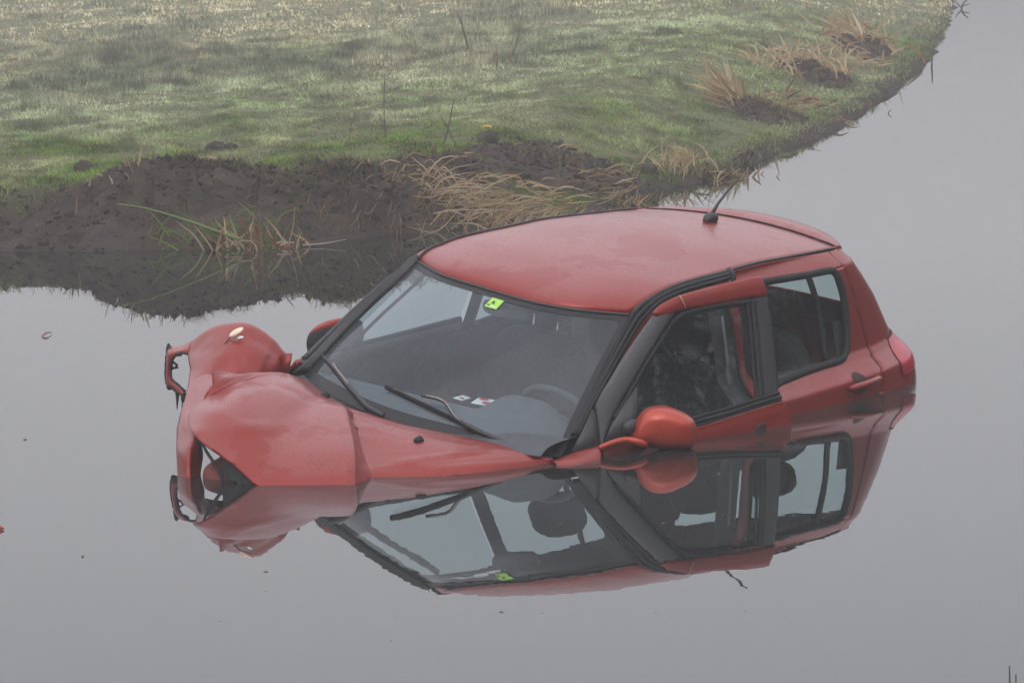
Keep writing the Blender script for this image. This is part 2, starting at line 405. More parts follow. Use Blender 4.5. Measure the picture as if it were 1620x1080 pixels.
def make_glass(name, tint, film, filmcol=(.35,.37,.40), ior=1.45):
    m, n, l, p = mat_base(name)
    n.remove(p)
    out = n['Material Output']
    tr = n.new('ShaderNodeBsdfTransparent'); tr.inputs['Color'].default_value = (*tint, 1)
    gl = n.new('ShaderNodeBsdfGlossy'); gl.inputs['Roughness'].default_value = .015
    df = n.new('ShaderNodeBsdfDiffuse'); df.inputs['Color'].default_value = (*filmcol, 1)
    geo = n.new('ShaderNodeNewGeometry'); dp = n.new('ShaderNodeVectorMath'); dp.operation = 'DOT_PRODUCT'
    l.new(geo.outputs['Incoming'], dp.inputs[0]); l.new(geo.outputs['Normal'], dp.inputs[1])
    ca = math_n(n, l, 'ABSOLUTE', dp.outputs['Value'], 0.0)
    fr5 = math_n(n, l, 'POWER', math_n(n, l, 'SUBTRACT', 1.0, ca), 5.0)
    frf = math_n(n, l, 'ADD', math_n(n, l, 'MULTIPLY', fr5, .94), .05)
    m1 = n.new('ShaderNodeMixShader'); m2 = n.new('ShaderNodeMixShader')
    tc = n.new('ShaderNodeTexCoord')
    sm = ramp(n, l, noise_tex(n, l, tc.outputs['Object'], 4, 5), .35, .7)
    ff = math_n(n, l, 'ADD', math_n(n, l, 'MULTIPLY', sm, film * .6), film * .7)
    l.new(ff, m1.inputs[0]); l.new(tr.outputs[0], m1.inputs[1]); l.new(df.outputs[0], m1.inputs[2])
    l.new(frf, m2.inputs[0]); l.new(m1.outputs[0], m2.inputs[1]); l.new(gl.outputs[0], m2.inputs[2])
    l.new(m2.outputs[0], out.inputs['Surface'])
    return m

PAINT = make_paint('red car paint with dew', True)
PAINT_CLEAN = make_paint('red car paint', False)
INNER = mat('dull red inner panel', (.16, .018, .010), .6, noise=(6, (.10, .014, .010)))
SEAM = mat('dark panel gap', (.035, .008, .006), .8)
RUBBER = mat('black rubber', (.012, .012, .013), .6, spec=.3)
TRIM = mat('black satin trim', (.020, .021, .023), .45, noise=(30, (.027, .028, .030)))
SASH = mat('charcoal door sash film', (.060, .060, .064), .5, noise=(60, (.075, .074, .078)))
FRIT = mat('black printed glass edge', (.014, .014, .016), .42, spec=.3)
PLAST = mat('dark grey cabin plastic', (.036, .039, .043), .7, noise=(20, (.066, .070, .076)))
DASH = mat('grey dashboard plastic', (.052, .058, .066), .65, noise=(25, (.072, .079, .088)))
CLOTH = mat('charcoal seat cloth', (.022, .024, .027), .95, noise=(60, (.042, .045, .050)))
LINING = mat('light grey headlining', (.20, .21, .22), .95)
GREYMETAL = mat('worn bare wiper metal', (.22, .205, .19), .5, .3)
CHROME = mat('bright steel', (.75, .76, .78), .2, 1.0)
WINDGLASS = make_glass('windscreen glass', (.80, .88, .89), .085, (.30, .36, .45))
SIDEGLASS = make_glass('green tinted side glass', (.76, .86, .86), .005, (.2, .2, .2))
LAMP_RED = mat('red tail lamp lens', (.46, .016, .034), .35, spec=.3, coat=.25, noise=(9, (.38, .014, .028)))
LENS = mat('pale orange indicator lens', (.80, .62, .50), .2, coat=.5)
GLOW = mat('glowing orange bulb', (1, .40, .08), .4, emit=((1.0, .24, .015), 1.25))
STICKER = mat('lime green sticker', (.33, .62, .07), .5)
STICKER_INK = mat('black sticker print', (.02, .02, .02), .5)
WHITE = mat('white print', (.80, .82, .80), .5)
REDINK = mat('red print', (.45, .03, .04), .5)
HOLE = mat('engine bay black', (.012, .012, .013), .85, noise=(14, (.022, .021, .020)))

# ------------------------------------------------------------------ the place: ground, water, haze
SHORE = A([(-400, 300), (-60, 60), (-14, 31.5), (-7, 27.4), (-4.6, 26.1), (-3.3, 25.57), (-3.06, 25.48), (-2.47, 25.22), (-1.89, 25.05), (-1.44, 25.0), (-.93, 25.44),
           (-.38, 25.72), (-.01, 26.04), (.67, 27.21), (.92, 27.83), (1.18, 28.48), (1.71, 29.94), (2.42, 32.57), (3.05, 35.49),
           (3.97, 40.66), (4.47, 43.91), (5.21, 49.49), (6.0, 56.42), (7.63, 71.5), (12, 100), (40, 300)])

def shore_d(x, y):
    """signed distance to the far water line, positive on the land side"""
    sh = x.shape; P = np.stack([x.ravel(), y.ravel()], 1)
    best = np.full(len(P), 1e9); sgn = np.ones(len(P))
    for a, b in zip(SHORE[:-1], SHORE[1:]):
        ab = b - a; t = np.clip(((P - a) @ ab) / (ab @ ab), 0, 1)
        q = P - (a + t[:, None] * ab); d = np.hypot(q[:, 0], q[:, 1])
        c = ab[0]*(P[:, 1]-a[1]) - ab[1]*(P[:, 0]-a[0])
        m = d < best - 1e-9
        best[m] = d[m]; sgn[m] = np.sign(c[m])
    return (best * sgn).reshape(sh)

HEAPS = [(-1.90, 26.02, .88, .42, .125, 'dark dug soil heap with a flat cut face, left of the reeds'),
         (-.98, 25.95, .62, .36, .12, 'dark soil heap tangled with dead grass, behind the windscreen pillar'),
         (.34, 27.75, .74, .85, .11, 'broad brown soil heap in the grass beyond the car roof'),
         (1.48, 28.9, .36, .45, .03, 'low brown soil patch holding the nearest dead reed stubble'),
         (2.02, 33.2, .48, .9, .06, 'dark soil ridge beneath the fan of tan reeds'),
         (2.75, 37.3, .46, 1.2, .07, 'hazy soil ridge below the two far reed tufts'),
         (3.55, 42.2, .46, 1.5, .08, 'farthest soil ridge, faded by mist near the canal bend')]

def mud_amount(x, y, d):
    w = fbm(x*1.3, y*.9, 31, 4) - .5
    left = sstep(.55, -.25, x + w*.8) * sstep(1.25, .75, d + w*1.1 + .25*sstep(-2.4, -3.4, x))
    strip = sstep(.22, .08, d + w*.30)
    mid = np.zeros_like(x)
    for hx, hy, rx, ry, hh, _ in HEAPS[2:]:
        r = np.hypot((x-hx)/(rx*1.05), (y-hy)/(ry*1.05)) + w*.9
        mid = np.maximum(mid, sstep(1.15, .6, r) * (.92 if hh > .1 else .6))
    return np.clip(np.maximum(np.maximum(left, strip), mid), 0, 1)

def ground_h(x, y, d=None):
    if d is None: d = shore_d(x, y)
    d = d + sstep(1.6, .2, np.abs(d)) * .22*(fbm(x*2.3, y*2.3, 27, 3) - .5)
    k = sstep(-.6, .9, x + .3*np.sin(y*.7))
    steep = .33 * sstep(-.05, .85, d) ** .8
    soft = .06 * sstep(-.03, .10, d) + .34 * sstep(0, 1.9, d)
    land = steep * (1-k) + soft * k
    land = land + sstep(.1, 1.2, d) * (.16*(fbm(x*.45, y*.30, 3, 3) - .5) + .05*(fbm(x*2.2, y*2.2, 9, 3) - .5))
    md = mud_amount(x, y, d)
    land = land + md * sstep(.02, .3, d) * (.15*(fbm(x*1.9, y*2.3, 17, 3) - .47) + .05*(fbm(x*9, y*9, 5, 3) - .5) - .05*(np.abs(fbm(x*3, y*3, 45, 2) - .5) < .03))
    land = land + .035*sstep(.0, .1, d)*(fbm(x*5, y*5, 23, 2)-.5)
    bed = -.9 * sstep(0, -2.0, d) - .02
    h = np.where(d > 0, land, bed)
    near = 1.15 * sstep(9.2, 4.5, y) + .1*(fbm(x*.8, y*.8, 41, 3)-.5)
    h = np.where(y < 9.2, np.maximum(h, near - .12), h)
    e = x - (11 + .12*(y - 20))                      # the right-hand bank of the ditch, outside the picture
    h = np.where(e > -2, np.maximum(h, 1.1*sstep(-.5, 2.5, e) - .25), h)
    return h

def axis(pieces):
    r = [np.arange(a, b, s) for a, b, s in pieces]
    return np.unique(np.round(np.concatenate(r), 4))

gx = axis([(-190, -20, 10), (-20, -8, .8), (-8, -4.6, .16), (-4.6, 4.2, .045), (4.2, 10, .12), (10, 22, 1), (22, 191, 9)])
gy = axis([(-150, -10, 7), (-10, 10, .5), (10, 24, 2), (24.4, 30.5, .045), (30.5, 44, .12), (44, 75, .5), (75, 190, 8)])
X, Y = np.meshgrid(gx, gy)
Dd = shore_d(X, Y)
Z = ground_h(X, Y, Dd)
md = mud_amount(X, Y, Dd)

def make_ground_mat():
    m, n, l, p = mat_base('soil and thatch')
    tc = n.new('ShaderNodeTexCoord'); at = n.new('ShaderNodeAttribute'); at.attribute_name = 'mud'
    n1 = noise_tex(n, l, tc.outputs['Object'], 5, 8, .65); n2 = noise_tex(n, l, tc.outputs['Object'], 38, 4)
    soil = mix_col(n, l, ramp(n, l, n1, .35, .65), (.030, .022, .016, 1), (.090, .066, .050, 1))
    soil = mix_col(n, l, ramp(n, l, n2, .55, .75), soil, (.095, .068, .046, 1))
    soil = mix_col(n, l, ramp(n, l, noise_tex(n, l, tc.outputs['Object'], 1.7, 4), .5, .62), soil, (.055, .034, .024, 1))
    th = mix_col(n, l, ramp(n, l, n1, .4, .62), (.120, .150, .060, 1), (.210, .190, .105, 1))
    l.new(mix_col(n, l, at.outputs['Fac'], th, soil), p.inputs['Base Color'])
    p.inputs['Roughness'].default_value = .75; p.inputs['Specular IOR Level'].default_value = .2
    b = n.new('ShaderNodeBump'); b.inputs['Distance'].default_value = .06; b.inputs['Strength'].default_value = 1
    l.new(noise_tex(n, l, tc.outputs['Object'], 22, 8, .7), b.inputs['Height']); l.new(b.outputs[0], p.inputs['Normal'])
    return m
SOIL = make_ground_mat()
nr, nc = X.shape
idx = np.arange(nr*nc).reshape(nr, nc)
F4 = np.stack([idx[:-1, :-1], idx[:-1, 1:], idx[1:, 1:], idx[1:, :-1]], -1).reshape(-1, 4)
ground = obj('ground', np.stack([X, Y, Z], -1).reshape(-1, 3), F4, SOIL)
a = ground.data.attributes.new('mud', 'FLOAT', 'POINT'); a.data.foreach_set('value', md.ravel().astype(np.float32))
tag(ground, kind='structure')

# water
m, n, l, p = mat_base('still ditch water')
WATER = m
p.inputs['Base Color'].default_value = (.020, .022, .021, 1)
p.inputs['Roughness'].default_value = .0
p.inputs['IOR'].default_value = 1.36
tc = n.new('ShaderNodeTexCoord')
mp = n.new('ShaderNodeMapping'); mp.inputs['Scale'].default_value = (1.0, .55, 1.0)
l.new(tc.outputs['Object'], mp.inputs['Vector'])
b1 = n.new('ShaderNodeBump'); b1.inputs['Distance'].default_value = .00022; b1.inputs['Strength'].default_value = 1.0
l.new(noise_tex(n, l, mp.outputs[0], 9, 2), b1.inputs['Height'])
# a small ring of ripples where a bubble broke beside the open door
vd = n.new('ShaderNodeVectorMath'); vd.operation = 'DISTANCE'; vd.inputs[1].default_value = (.955, 16.30, 0)
l.new(tc.outputs['Object'], vd.inputs[0])
rg = math_n(n, l, 'SINE', math_n(n, l, 'MULTIPLY', vd.outputs['Value'], 150.0), 0.0)
fall = ramp(n, l, vd.outputs['Value'], .03, .17, (1, 1, 1, 1), (0, 0, 0, 1))
b2 = n.new('ShaderNodeBump'); b2.inputs['Distance'].default_value = .0006; b2.inputs['Strength'].default_value = 1.0
l.new(math_n(n, l, 'MULTIPLY', rg, fall), b2.inputs['Height']); l.new(b1.outputs[0], b2.inputs['Normal'])
l.new(b2.outputs[0], p.inputs['Normal'])
wx = np.r_[-190, -3, 3, 190]; wy = np.r_[2.0, 11, 21, 190]
WX, WY = np.meshgrid(wx, wy); ii = np.arange(16).reshape(4, 4)
water = obj('water', np.stack([WX, WY, 0*WX], -1).reshape(-1, 3), np.stack([ii[:-1, :-1], ii[:-1, 1:], ii[1:, 1:], ii[1:, :-1]], -1).reshape(-1, 4), WATER)
tag(water, kind='structure')

# mist
HAZE = bpy.data.materials.new('mist'); HAZE.use_nodes = True
hn = HAZE.node_tree.nodes; hn.remove(hn['Principled BSDF'])
pv = hn.new('ShaderNodeVolumePrincipled')
pv.inputs['Color'].default_value = (.93, .93, .94, 1)
pv.inputs['Density'].default_value = 0.0040
pv.inputs['Anisotropy'].default_value = 0.0
HAZE.node_tree.links.new(pv.outputs[0], hn['Material Output'].inputs['Volume'])
V, F = box_vf((-195, -155, -2.1), (195, 195, 19.5))
tag(obj('haze', V, F, HAZE, smooth=False), kind='stuff')

# ------------------------------------------------------------------ grass, straw and plants
def blade_mat(name, rough=.65):
    m, n, l, p = mat_base(name)
    at = n.new('ShaderNodeAttribute'); at.attribute_name = 'tone'
    l.new(at.outputs['Color'], p.inputs['Base Color'])
    p.inputs['Roughness'].default_value = rough
    p.inputs['Specular IOR Level'].default_value = .12
    tl_ = n.new('ShaderNodeBsdfTranslucent'); l.new(at.outputs['Color'], tl_.inputs['Color'])
    ms = n.new('ShaderNodeMixShader'); ms.inputs[0].default_value = .38
    l.new(p.outputs[0], ms.inputs[1]); l.new(tl_.outputs[0], ms.inputs[2]); l.new(ms.outputs[0], n['Material Output'].inputs['Surface'])
    return m
GRASS = blade_mat('grass blades')
STRAW = blade_mat('dead leaves')

def blades(P, h, az, lean, width, col, curl=.5):
    """n bent blades as one (verts, faces, colours): base, mid pair, tip"""
    n = len(P)
    dx = np.cos(az); dy = np.sin(az)
    px_ = -dy * width; py_ = dx * width
    mid = P + np.stack([dx*lean*h*.35, dy*lean*h*.35, h*.6], 1)
    tip = P + np.stack([dx*lean*h, dy*lean*h, h*(1-curl*.3*np.clip(lean, 0, 1.5))], 1)
    s = np.stack([px_, py_, 0*px_], 1)
    V = np.stack([P - s, P + s, mid - s*.7, mid + s*.7, tip], 1).reshape(-1, 3)
    b = (np.arange(n)*5)[:, None]
    F = np.concatenate([b + A([[0, 1, 3]]).astype(int), b + A([[0, 3, 2]]).astype(int), b + A([[2, 3, 4]]).astype(int)], 0)
    return V, F, np.repeat(col, 5, axis=0)

def tone_obj(name, V, F, C, mat_, parent=None):
    o = obj(name, V, F, mat_, parent, smooth=False)
    a = o.data.attributes.new('tone', 'FLOAT_COLOR', 'POINT')
    a.data.foreach_set('color', np.c_[C, np.ones(len(C))].astype(np.float32).ravel())
    return o

def scatter(n, y0, y1, margin=4.2):
    y = np.sqrt(rng.uniform(y0**2, y1**2, n))
    hw = y*.1225 + margin
    x = rng.uniform(-1, 1, n) * hw + .004*y*0
    return x, y

def field_tone(x, y):
    n1 = fbm(x*.55, y*.16, 51, 4); n2 = fbm(x*1.6, y*.6, 61, 3); n3 = fbm(x*.22 + 3, y*.07, 71, 3)
    green = A((.205, .265, .080)); lush = A((.145, .235, .040)); dew = A((.500, .560, .340)); tan = A((.740, .650, .430)); dark = A((.120, .145, .095))  # dew and tan: dewy and dead grass, lightened further to paint in distant mist
    g = (sstep(.46, .60, n2))[:, None]
    c = lush*(1-g) + green*g
    wet = (sstep(28.5, 34.5, y + (n2-.5)*6) * (.45 + .5*sstep(.4, .6, n1)) * sstep(3.6, 1.2, x - (y-30)*.10))[:, None]
    c = c*(1-wet) + dew*wet
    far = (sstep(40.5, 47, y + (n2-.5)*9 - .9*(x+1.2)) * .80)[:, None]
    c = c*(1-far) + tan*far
    band_ = np.exp(-((y - (41.5 - .55*(x+2.5)))/2.6)**2) * sstep(2.6, -1.2, x)
    dk = np.clip(band_*1.25*sstep(.36, .58, n1) + .8*sstep(.60, .68, n1)*sstep(30, 34, y)*sstep(2.8, .5, x) + .5*sstep(.60, .70, fbm(x*2.4, y*.9, 77, 3))*sstep(28.5, 32, y), 0, 1)
    c = c*(1-.8*dk[:, None]) + dark*.8*dk[:, None]
    tn = ((sstep(.57, .66, n3)*.40)*sstep(33, 38, y) + .22*sstep(.62, .72, n2) + .35*sstep(.5, .62, n1)*np.exp(-((y-27.3)/.8)**2))[:, None]
    c = c*(1-tn) + tan*.85*tn
    return c, dk

GV, GF, GC = [], [], []; base = 0
for n_, y0, y1, hh, ww in ((700000, 24.6, 34, .034, .0032), (400000, 34, 45, .036, .0046), (190000, 45, 75, .042, .008)):
    x, y = scatter(n_, y0, y1)
    d = shore_d(x, y); mdv = mud_amount(x, y, d)
    tuft = fbm(x*2.4, y*1.8, 81, 3)
    keep = (d > .05) & (rng.random(n_) > mdv*1.02 - .02) & (rng.random(n_) < .55 + 1.3*sstep(.35, .62, tuft))
    x, y, d, tuft = x[keep], y[keep], d[keep], tuft[keep]
    z = ground_h(x, y, d) - .008
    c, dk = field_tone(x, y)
    k = len(x)
    h = hh * (.5 + 1.2*rng.random(k)**2) * (.6 + 1.0*sstep(.42, .72, tuft)*.7) * (1 + .7*dk) * (1 - .25*sstep(1.0, .2, d))
    c = c * ((.68 + .52*rng.random(k)) * (.55 + .85*sstep(.32, .7, fbm(x*5.5, y*2.6, 87, 3))))[:, None]
    pale = rng.random(k) < .02; c[pale] = c[pale]*1.2 + .05
    dead = rng.random(k) < .08
    c[dead] = A((.22, .17, .09)) * (.6 + .7*rng.random(dead.sum()))[:, None]
    V, F, C = blades(np.stack([x, y, z], 1), h, rng.uniform(0, 6.283, k), rng.uniform(.25, 2.1, k)*(1-.6*dk), ww*(.6+.8*rng.random(k)), c)
    GV.append(V); GF.append(F + base); GC.append(C); base += len(V)
# a fringe of longer grass hanging over the water's edge
n_ = 17000
t = rng.random(n_); yy = 26.5 + 45*t**1.6
xx = np.interp(yy, SHORE[11:, 1], SHORE[11:, 0]) - rng.uniform(0.0, .5, n_)
d = shore_d(xx, yy); ok = (d > -.02) & (d < .30) & (xx > .35)
ok &= rng.random(n_) < .25 + 1.3*sstep(.38, .62, fbm(xx*3.2, yy*2.1, 171, 3))
xx, yy, d = xx[ok], yy[ok], d[ok]; k = len(xx)
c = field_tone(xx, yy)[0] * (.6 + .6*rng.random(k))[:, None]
br = rng.random(k) < .25; c[br] = A((.22, .14, .08)) * (.5 + .8*rng.random(br.sum()))[:, None]
V, F, C = blades(np.stack([xx, yy, ground_h(xx, yy, d) - .01], 1), rng.uniform(.02, .05, k)*(.6 + 1.6*fbm(xx*2.7, yy*1.9, 181, 2)), rng.uniform(0, 6.28, k), rng.uniform(.3, 1.8, k), rng.uniform(.002, .0045, k)*(yy/28), c)
GV.append(V); GF.append(F + base); GC.append(C); base += len(V)
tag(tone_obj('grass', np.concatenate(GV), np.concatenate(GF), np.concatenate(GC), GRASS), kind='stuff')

# short straw and roots lying on the bare soil
n_ = 26000
x, y = scatter(n_, 25, 31, .6); d = shore_d(x, y); mdv = mud_amount(x, y, d)
clump = fbm(x*1.6, y*1.6, 91, 3)
ok = (d > .03) & (mdv > .35) & (rng.random(n_) < .12 + 1.6*sstep(.50, .66, clump))
x, y, d = x[ok], y[ok], d[ok]; k = len(x)
c = A((.20, .15, .085)) * (.25 + 1.0*rng.random(k)**2)[:, None]
gr = rng.random(k) < .22; c[gr] = A((.10, .13, .04)) * (.6+.6*rng.random(gr.sum()))[:, None]
V, F, C = blades(np.stack([x, y, ground_h(x, y, d) + .004], 1), rng.uniform(.02, .09, k), rng.uniform(0, 6.283, k), rng.uniform(.6, 3.2, k), rng.uniform(.0015, .0036, k), c)
tag(tone_obj('straw', V, F, C, STRAW), kind='stuff')

# crumbs of soil
n_ = 26000
x, y = scatter(n_, 24.9, 31, 1.2); d = shore_d(x, y); mdv = mud_amount(x, y, d)
ok = (d > .0) & (mdv > .3) & (rng.random(n_) < .25 + 1.2*sstep(.45, .62, fbm(x*2.3, y*2.3, 95, 3)))
x, y, d = x[ok], y[ok], d[ok]; k = len(x)
r = .005 + .028*rng.random(k)**4.0
O6 = A([(1, 0, 0), (0, 1, 0), (-1, 0, 0), (0, -1, 0), (0, 0, 1), (0, 0, -1)])
V = np.stack([x, y, ground_h(x, y, d)], 1)[:, None] + O6[None]*r[:, None, None]*rng.uniform(.5, 1.5, (k, 6, 1)) + rng.normal(0, .25, (k, 6, 3))*r[:, None, None]
F6 = np.array([(0,1,4),(1,2,4),(2,3,4),(3,0,4),(1,0,5),(2,1,5),(3,2,5),(0,3,5)])
F = (np.arange(k)[:, None, None]*6 + F6[None]).reshape(-1, 3)
C = np.repeat(A((.055, .041, .031))*(.95 + 1.1*rng.random(k)**1.5)[:, None], 6, 0)
tag(tone_obj('soil_crumbs', V.reshape(-1, 3), F, C, STRAW), kind='stuff')

# heaps of dug soil
def heap(x, y, rx, ry, hh, label, seed):
    nu, nv = 200, 56
    V = [];
    th = np.linspace(0, 2*math.pi, nu, endpoint=False)
    for i in range(nv):
        r = i/(nv-1)
        ex = 1 + .28*(fbm(np.cos(th)*1.7+9, np.sin(th)*1.7+seed, seed, 3)-.5)*2
        ux = np.cos(th)*r*rx*ex; uy = np.sin(th)*r*ry*ex
        prof = max(0, 1 - r**2.6)**.75
        nz = fbm((ux+x)*3.0, (uy+y)*3.0, 100+seed, 3); cr = np.abs(fbm((ux+x)*8, (uy+y)*8, 200+seed, 3)-.5)*2
        z = hh*prof*(.70+.62*nz) + .05*(cr-.25)*prof - .10*(1-prof) + .05*(fbm((ux+x)*15, (uy+y)*15, 300+seed, 4)-.5)*prof + .03*np.floor(4*fbm((ux+x)*6, (uy+y)*6, 330+seed, 2))/4*prof
        V.append(np.stack([ux, uy, z], 1))
    V = np.concatenate(V)
    bz = float(ground_h(np.array([x]), np.array([y]))[0])
    gz = ground_h(V[:, 0]+x, V[:, 1]+y) - bz
    V[:, 2] += gz
    HV.append(V[nu*2:-nu*6] + A((x, y, bz - .01)))
    o = obj('soil_heap', V, gfaces(nv, nu, wrap=True), CLAY)
    o.location = (x, y, bz - .01)
    tag(o, label, 'soil heap', 'heaps of soil dug from the bank')
    return o
m, n, l, p = mat_base('wet dug soil'); CLAY = m
tc = n.new('ShaderNodeTexCoord')
f1 = noise_tex(n, l, tc.outputs['Object'], 6, 8, .65)
cc = mix_col(n, l, ramp(n, l, f1, .35, .68), (.032, .024, .018, 1), (.105, .078, .058, 1))
l.new(cc, p.inputs['Base Color']); p.inputs['Roughness'].default_value = .62; p.inputs['Specular IOR Level'].default_value = .22
bb = n.new('ShaderNodeBump'); bb.inputs['Distance'].default_value = .05; bb.inputs['Strength'].default_value = 1
l.new(noise_tex(n, l, tc.outputs['Object'], 20, 8, .7), bb.inputs['Height']); l.new(bb.outputs[0], p.inputs['Normal'])
HV = []
for i, h_ in enumerate(HEAPS): heap(*h_, i + 3)
HVA = np.concatenate(HV)
def top_h(x, y):
    g = float(ground_h(np.array([float(x)]), np.array([float(y)]))[0])
    d2 = (HVA[:, 0]-x)**2 + (HVA[:, 1]-y)**2; j = np.argmin(d2)
    return max(g, float(HVA[j, 2])) if d2[j] < .05**2 else g

def clod(x, y, r, label, group='loose clods of soil'):
    V, F = blob_vf((0, 0, 0), (r, r*.8, r*.7), 18, 12)
    q = fbm(V[:, 0]/r*1.3 + x*7, V[:, 1]/r*1.3 + V[:, 2]/r + y*5, 5, 3)
    V = V * (.55 + .9*q)[:, None]
    o = obj('soil_clod', V, F, CLAY)
    z = top_h(x, y)
    o.location = (x, y, z + r*.35); o.rotation_euler = (0, 0, x*9)
    return tag(o, label, 'soil clod', group)
clod(-1.78, 26.35, .055, 'dark clod perched on top of the left soil heap')
clod(-1.98, 29.0, .075, 'dark clod in the grass behind the left soil heap')
clod(-1.88, 29.1, .06, 'smaller clod right of the dark one in the grass behind the heap')
clod(-2.75, 27.6, .06, 'small dark clod among the grass at the far left')
clod(-.12, 28.6, .085, 'upright dark clod beside the yellow leaf')
clod(.95, 28.5, .10, 'brown clod right of the broad soil heap')
clod(.55, 26.5, .10, 'grey brown clod low on the slope right behind the roof')

# crumbs and dead stems on the heaps themselves
hv = np.concatenate(HV); pick = hv[rng.integers(0, len(hv), 11000)]; k = len(pick)
r = .004 + .024*rng.random(k)**4.0
V = pick[:, None] + O6[None]*r[:, None, None]*rng.uniform(.5, 1.5, (k, 6, 1)) + rng.normal(0, .25, (k, 6, 3))*r[:, None, None]
F = (np.arange(k)[:, None, None]*6 + F6[None]).reshape(-1, 3)
C = np.repeat(A((.055, .041, .031))*(.95 + 1.1*rng.random(k)**1.5)[:, None], 6, 0)
tag(tone_obj('soil_crumbs', V.reshape(-1, 3), F, C, STRAW), kind='stuff')
pick = hv[rng.integers(0, len(hv), 6000)]; pick = pick[fbm(pick[:, 0]*2.6, pick[:, 1]*2.6, 97, 3) > .47]; k = len(pick)
c = A((.27, .20, .115)) * (.25 + 1.0*rng.random(k)**2)[:, None]
gr = rng.random(k) < .2; c[gr] = A((.14, .18, .05)) * (.6+.6*rng.random(gr.sum()))[:, None]
V, F, C = blades(pick + A((0, 0, .004)), rng.uniform(.02, .09, k), rng.uniform(0, 6.283, k), rng.uniform(.6, 3.0, k), rng.uniform(.0015, .0034, k), c)
tag(tone_obj('straw', V, F, C, STRAW), kind='stuff')

# reeds and stalks ------------------------------------------------
def ribbon(P, w, n=7):
    P = resample(P, n); T = np.gradient(P, axis=0)
    s = np.cross(T, A((0, 1, .25))); s /= np.maximum(np.linalg.norm(s, axis=1, keepdims=True), 1e-6)
    ww = w * np.sin(np.linspace(.55, math.pi*.97, n))[:, None] ** .7
    V = np.concatenate([P - s*ww, P + s*ww]); i = np.arange(n-1)
    F = np.stack([i, i+1, i+1+n, i+n], 1)
    return V, F

TAN = A((.42, .29, .16)); PALE = A((.56, .45, .29)); GRN = A((.12, .17, .045)); RUST = A((.19, .085, .045))
def reed_clump(x, y, n_, spread, length, label, tilt=(-.5, .5), lift=(.3, 1.0), cols=(TAN, PALE), w=.009, group='clumps of dead reed on the bank', bend=.5, dirx=0., name='reed_clump'):
    z0 = top_h(x, y)
    Vs, Fs, Cs = [], [], []; b = 0
    n_ = int(n_*2.5); w *= .80
    for k in range(n_):
        bx = rng.normal(0, spread[0]); by = rng.normal(0, spread[1])
        bz = top_h(x+bx, y+by) - z0
        L = length * rng.uniform(.5, 1.1); az = dirx + rng.uniform(*tilt); el = rng.uniform(*lift)
        dv = A((math.sin(az)*math.cos(el), rng.uniform(-.35, .35)*math.cos(el), math.sin(el)))
        p0 = A((bx, by, bz - .02)); p1 = p0 + dv*L*.55
        dv2 = dv + A((0, 0, -bend*rng.uniform(.2, 1.6))); dv2 /= np.linalg.norm(dv2)
        p2 = p1 + dv2*L*.45
        p2[2] = max(p2[2], bz*.5 + .0)
        V, F = ribbon([p0, p1, p2], w*rng.uniform(.6, 1.3))
        c = cols[rng.integers(len(cols))] * rng.uniform(.6, 1.15)
        Vs.append(V); Fs.append(F + b); Cs.append(np.repeat(c[None], len(V), 0)); b += len(V)
    o = tone_obj(name, np.concatenate(Vs), np.concatenate(Fs), np.concatenate(Cs), STRAW)
    o.location = (x, y, z0)
    return tag(o, label, 'reeds', group)

# fallen bundle behind the roof (px 640-860)
reed_clump(-.20, 26.25, 210, (.22, .22), .40, 'thick tangle of flattened tan reeds on the bank above the car roof', tilt=(-1.5, 1.5), lift=(-.45, .60), w=.0055, bend=.6)
reed_clump(-.55, 26.0, 42, (.14, .2), .40, 'sparse dry reeds trailing down the soil left of the flattened tangle', tilt=(-1.4, 1.4), lift=(-.7, .1), w=.005, cols=(TAN*.7, TAN*.5, PALE*.7))
reed_clump(.16, 26.75, 60, (.18, .2), .30, 'yellow green reeds drooping at the right end of the flattened tangle', tilt=(.2, 1.6), lift=(-.4, .4), w=.007, cols=(GRN*1.1, PALE, TAN))
reed_clump(-1.55, 25.03, 26, (.16, .04), .30, 'tan and green reed tuft standing in the water at the left bank', tilt=(-1.1, .9), lift=(.25, 1.2), cols=(TAN, RUST*1.3, GRN, PALE), w=.008, bend=.45)
reed_clump(-1.74, 25.2, 26, (.22, .10), .26, 'low green leafy shoots behind the reed tuft in the water', tilt=(-1.4, 1.2), lift=(.2, 1.2), cols=(GRN*1.4, GRN), w=.006)
reed_clump(-1.76, 26.1, 14, (.06, .06), .34, 'green tipped reed sprig lying on the left soil heap', tilt=(-1.5, -.4), lift=(-.5, .3), cols=(GRN*1.3, TAN, PALE), w=.011)
reed_clump(-.98, 25.75, 40, (.25, .12), .18, 'dead grass hanging over the middle of the cut bank', tilt=(-1.4, 1.4), lift=(-.9, .5), cols=(TAN*.6, TAN*.4, PALE*.55), w=.004)
reed_clump(-.72, 25.95, 34, (.2, .12), .16, 'brown dead grass along the crest behind the windscreen pillar', tilt=(-1.4, 1.4), lift=(-.4, .9), cols=(TAN*.6, TAN*.45, PALE*.6), w=.004)
reed_clump(-1.30, 25.95, 26, (.18, .14), .18, 'green and brown sprigs in the dip between the two left soil heaps', tilt=(-1.4, 1.4), lift=(-.2, .9), cols=(GRN*.9, TAN*.6, GRN*.6), w=.004)
reed_clump(-2.15, 26.5, 22, (.25, .06), .09, 'dry yellowish grass behind the left end of the left soil heap', tilt=(-1.3, 1.3), lift=(.1, 1.1), cols=(PALE*.8, TAN, TAN*.8), w=.004)
reed_clump(-2.35, 26.0, 7, (.12, .1), .14, 'few pale stems at the left end of the left soil heap', tilt=(-.8, .9), lift=(.4, 1.2), w=.006)
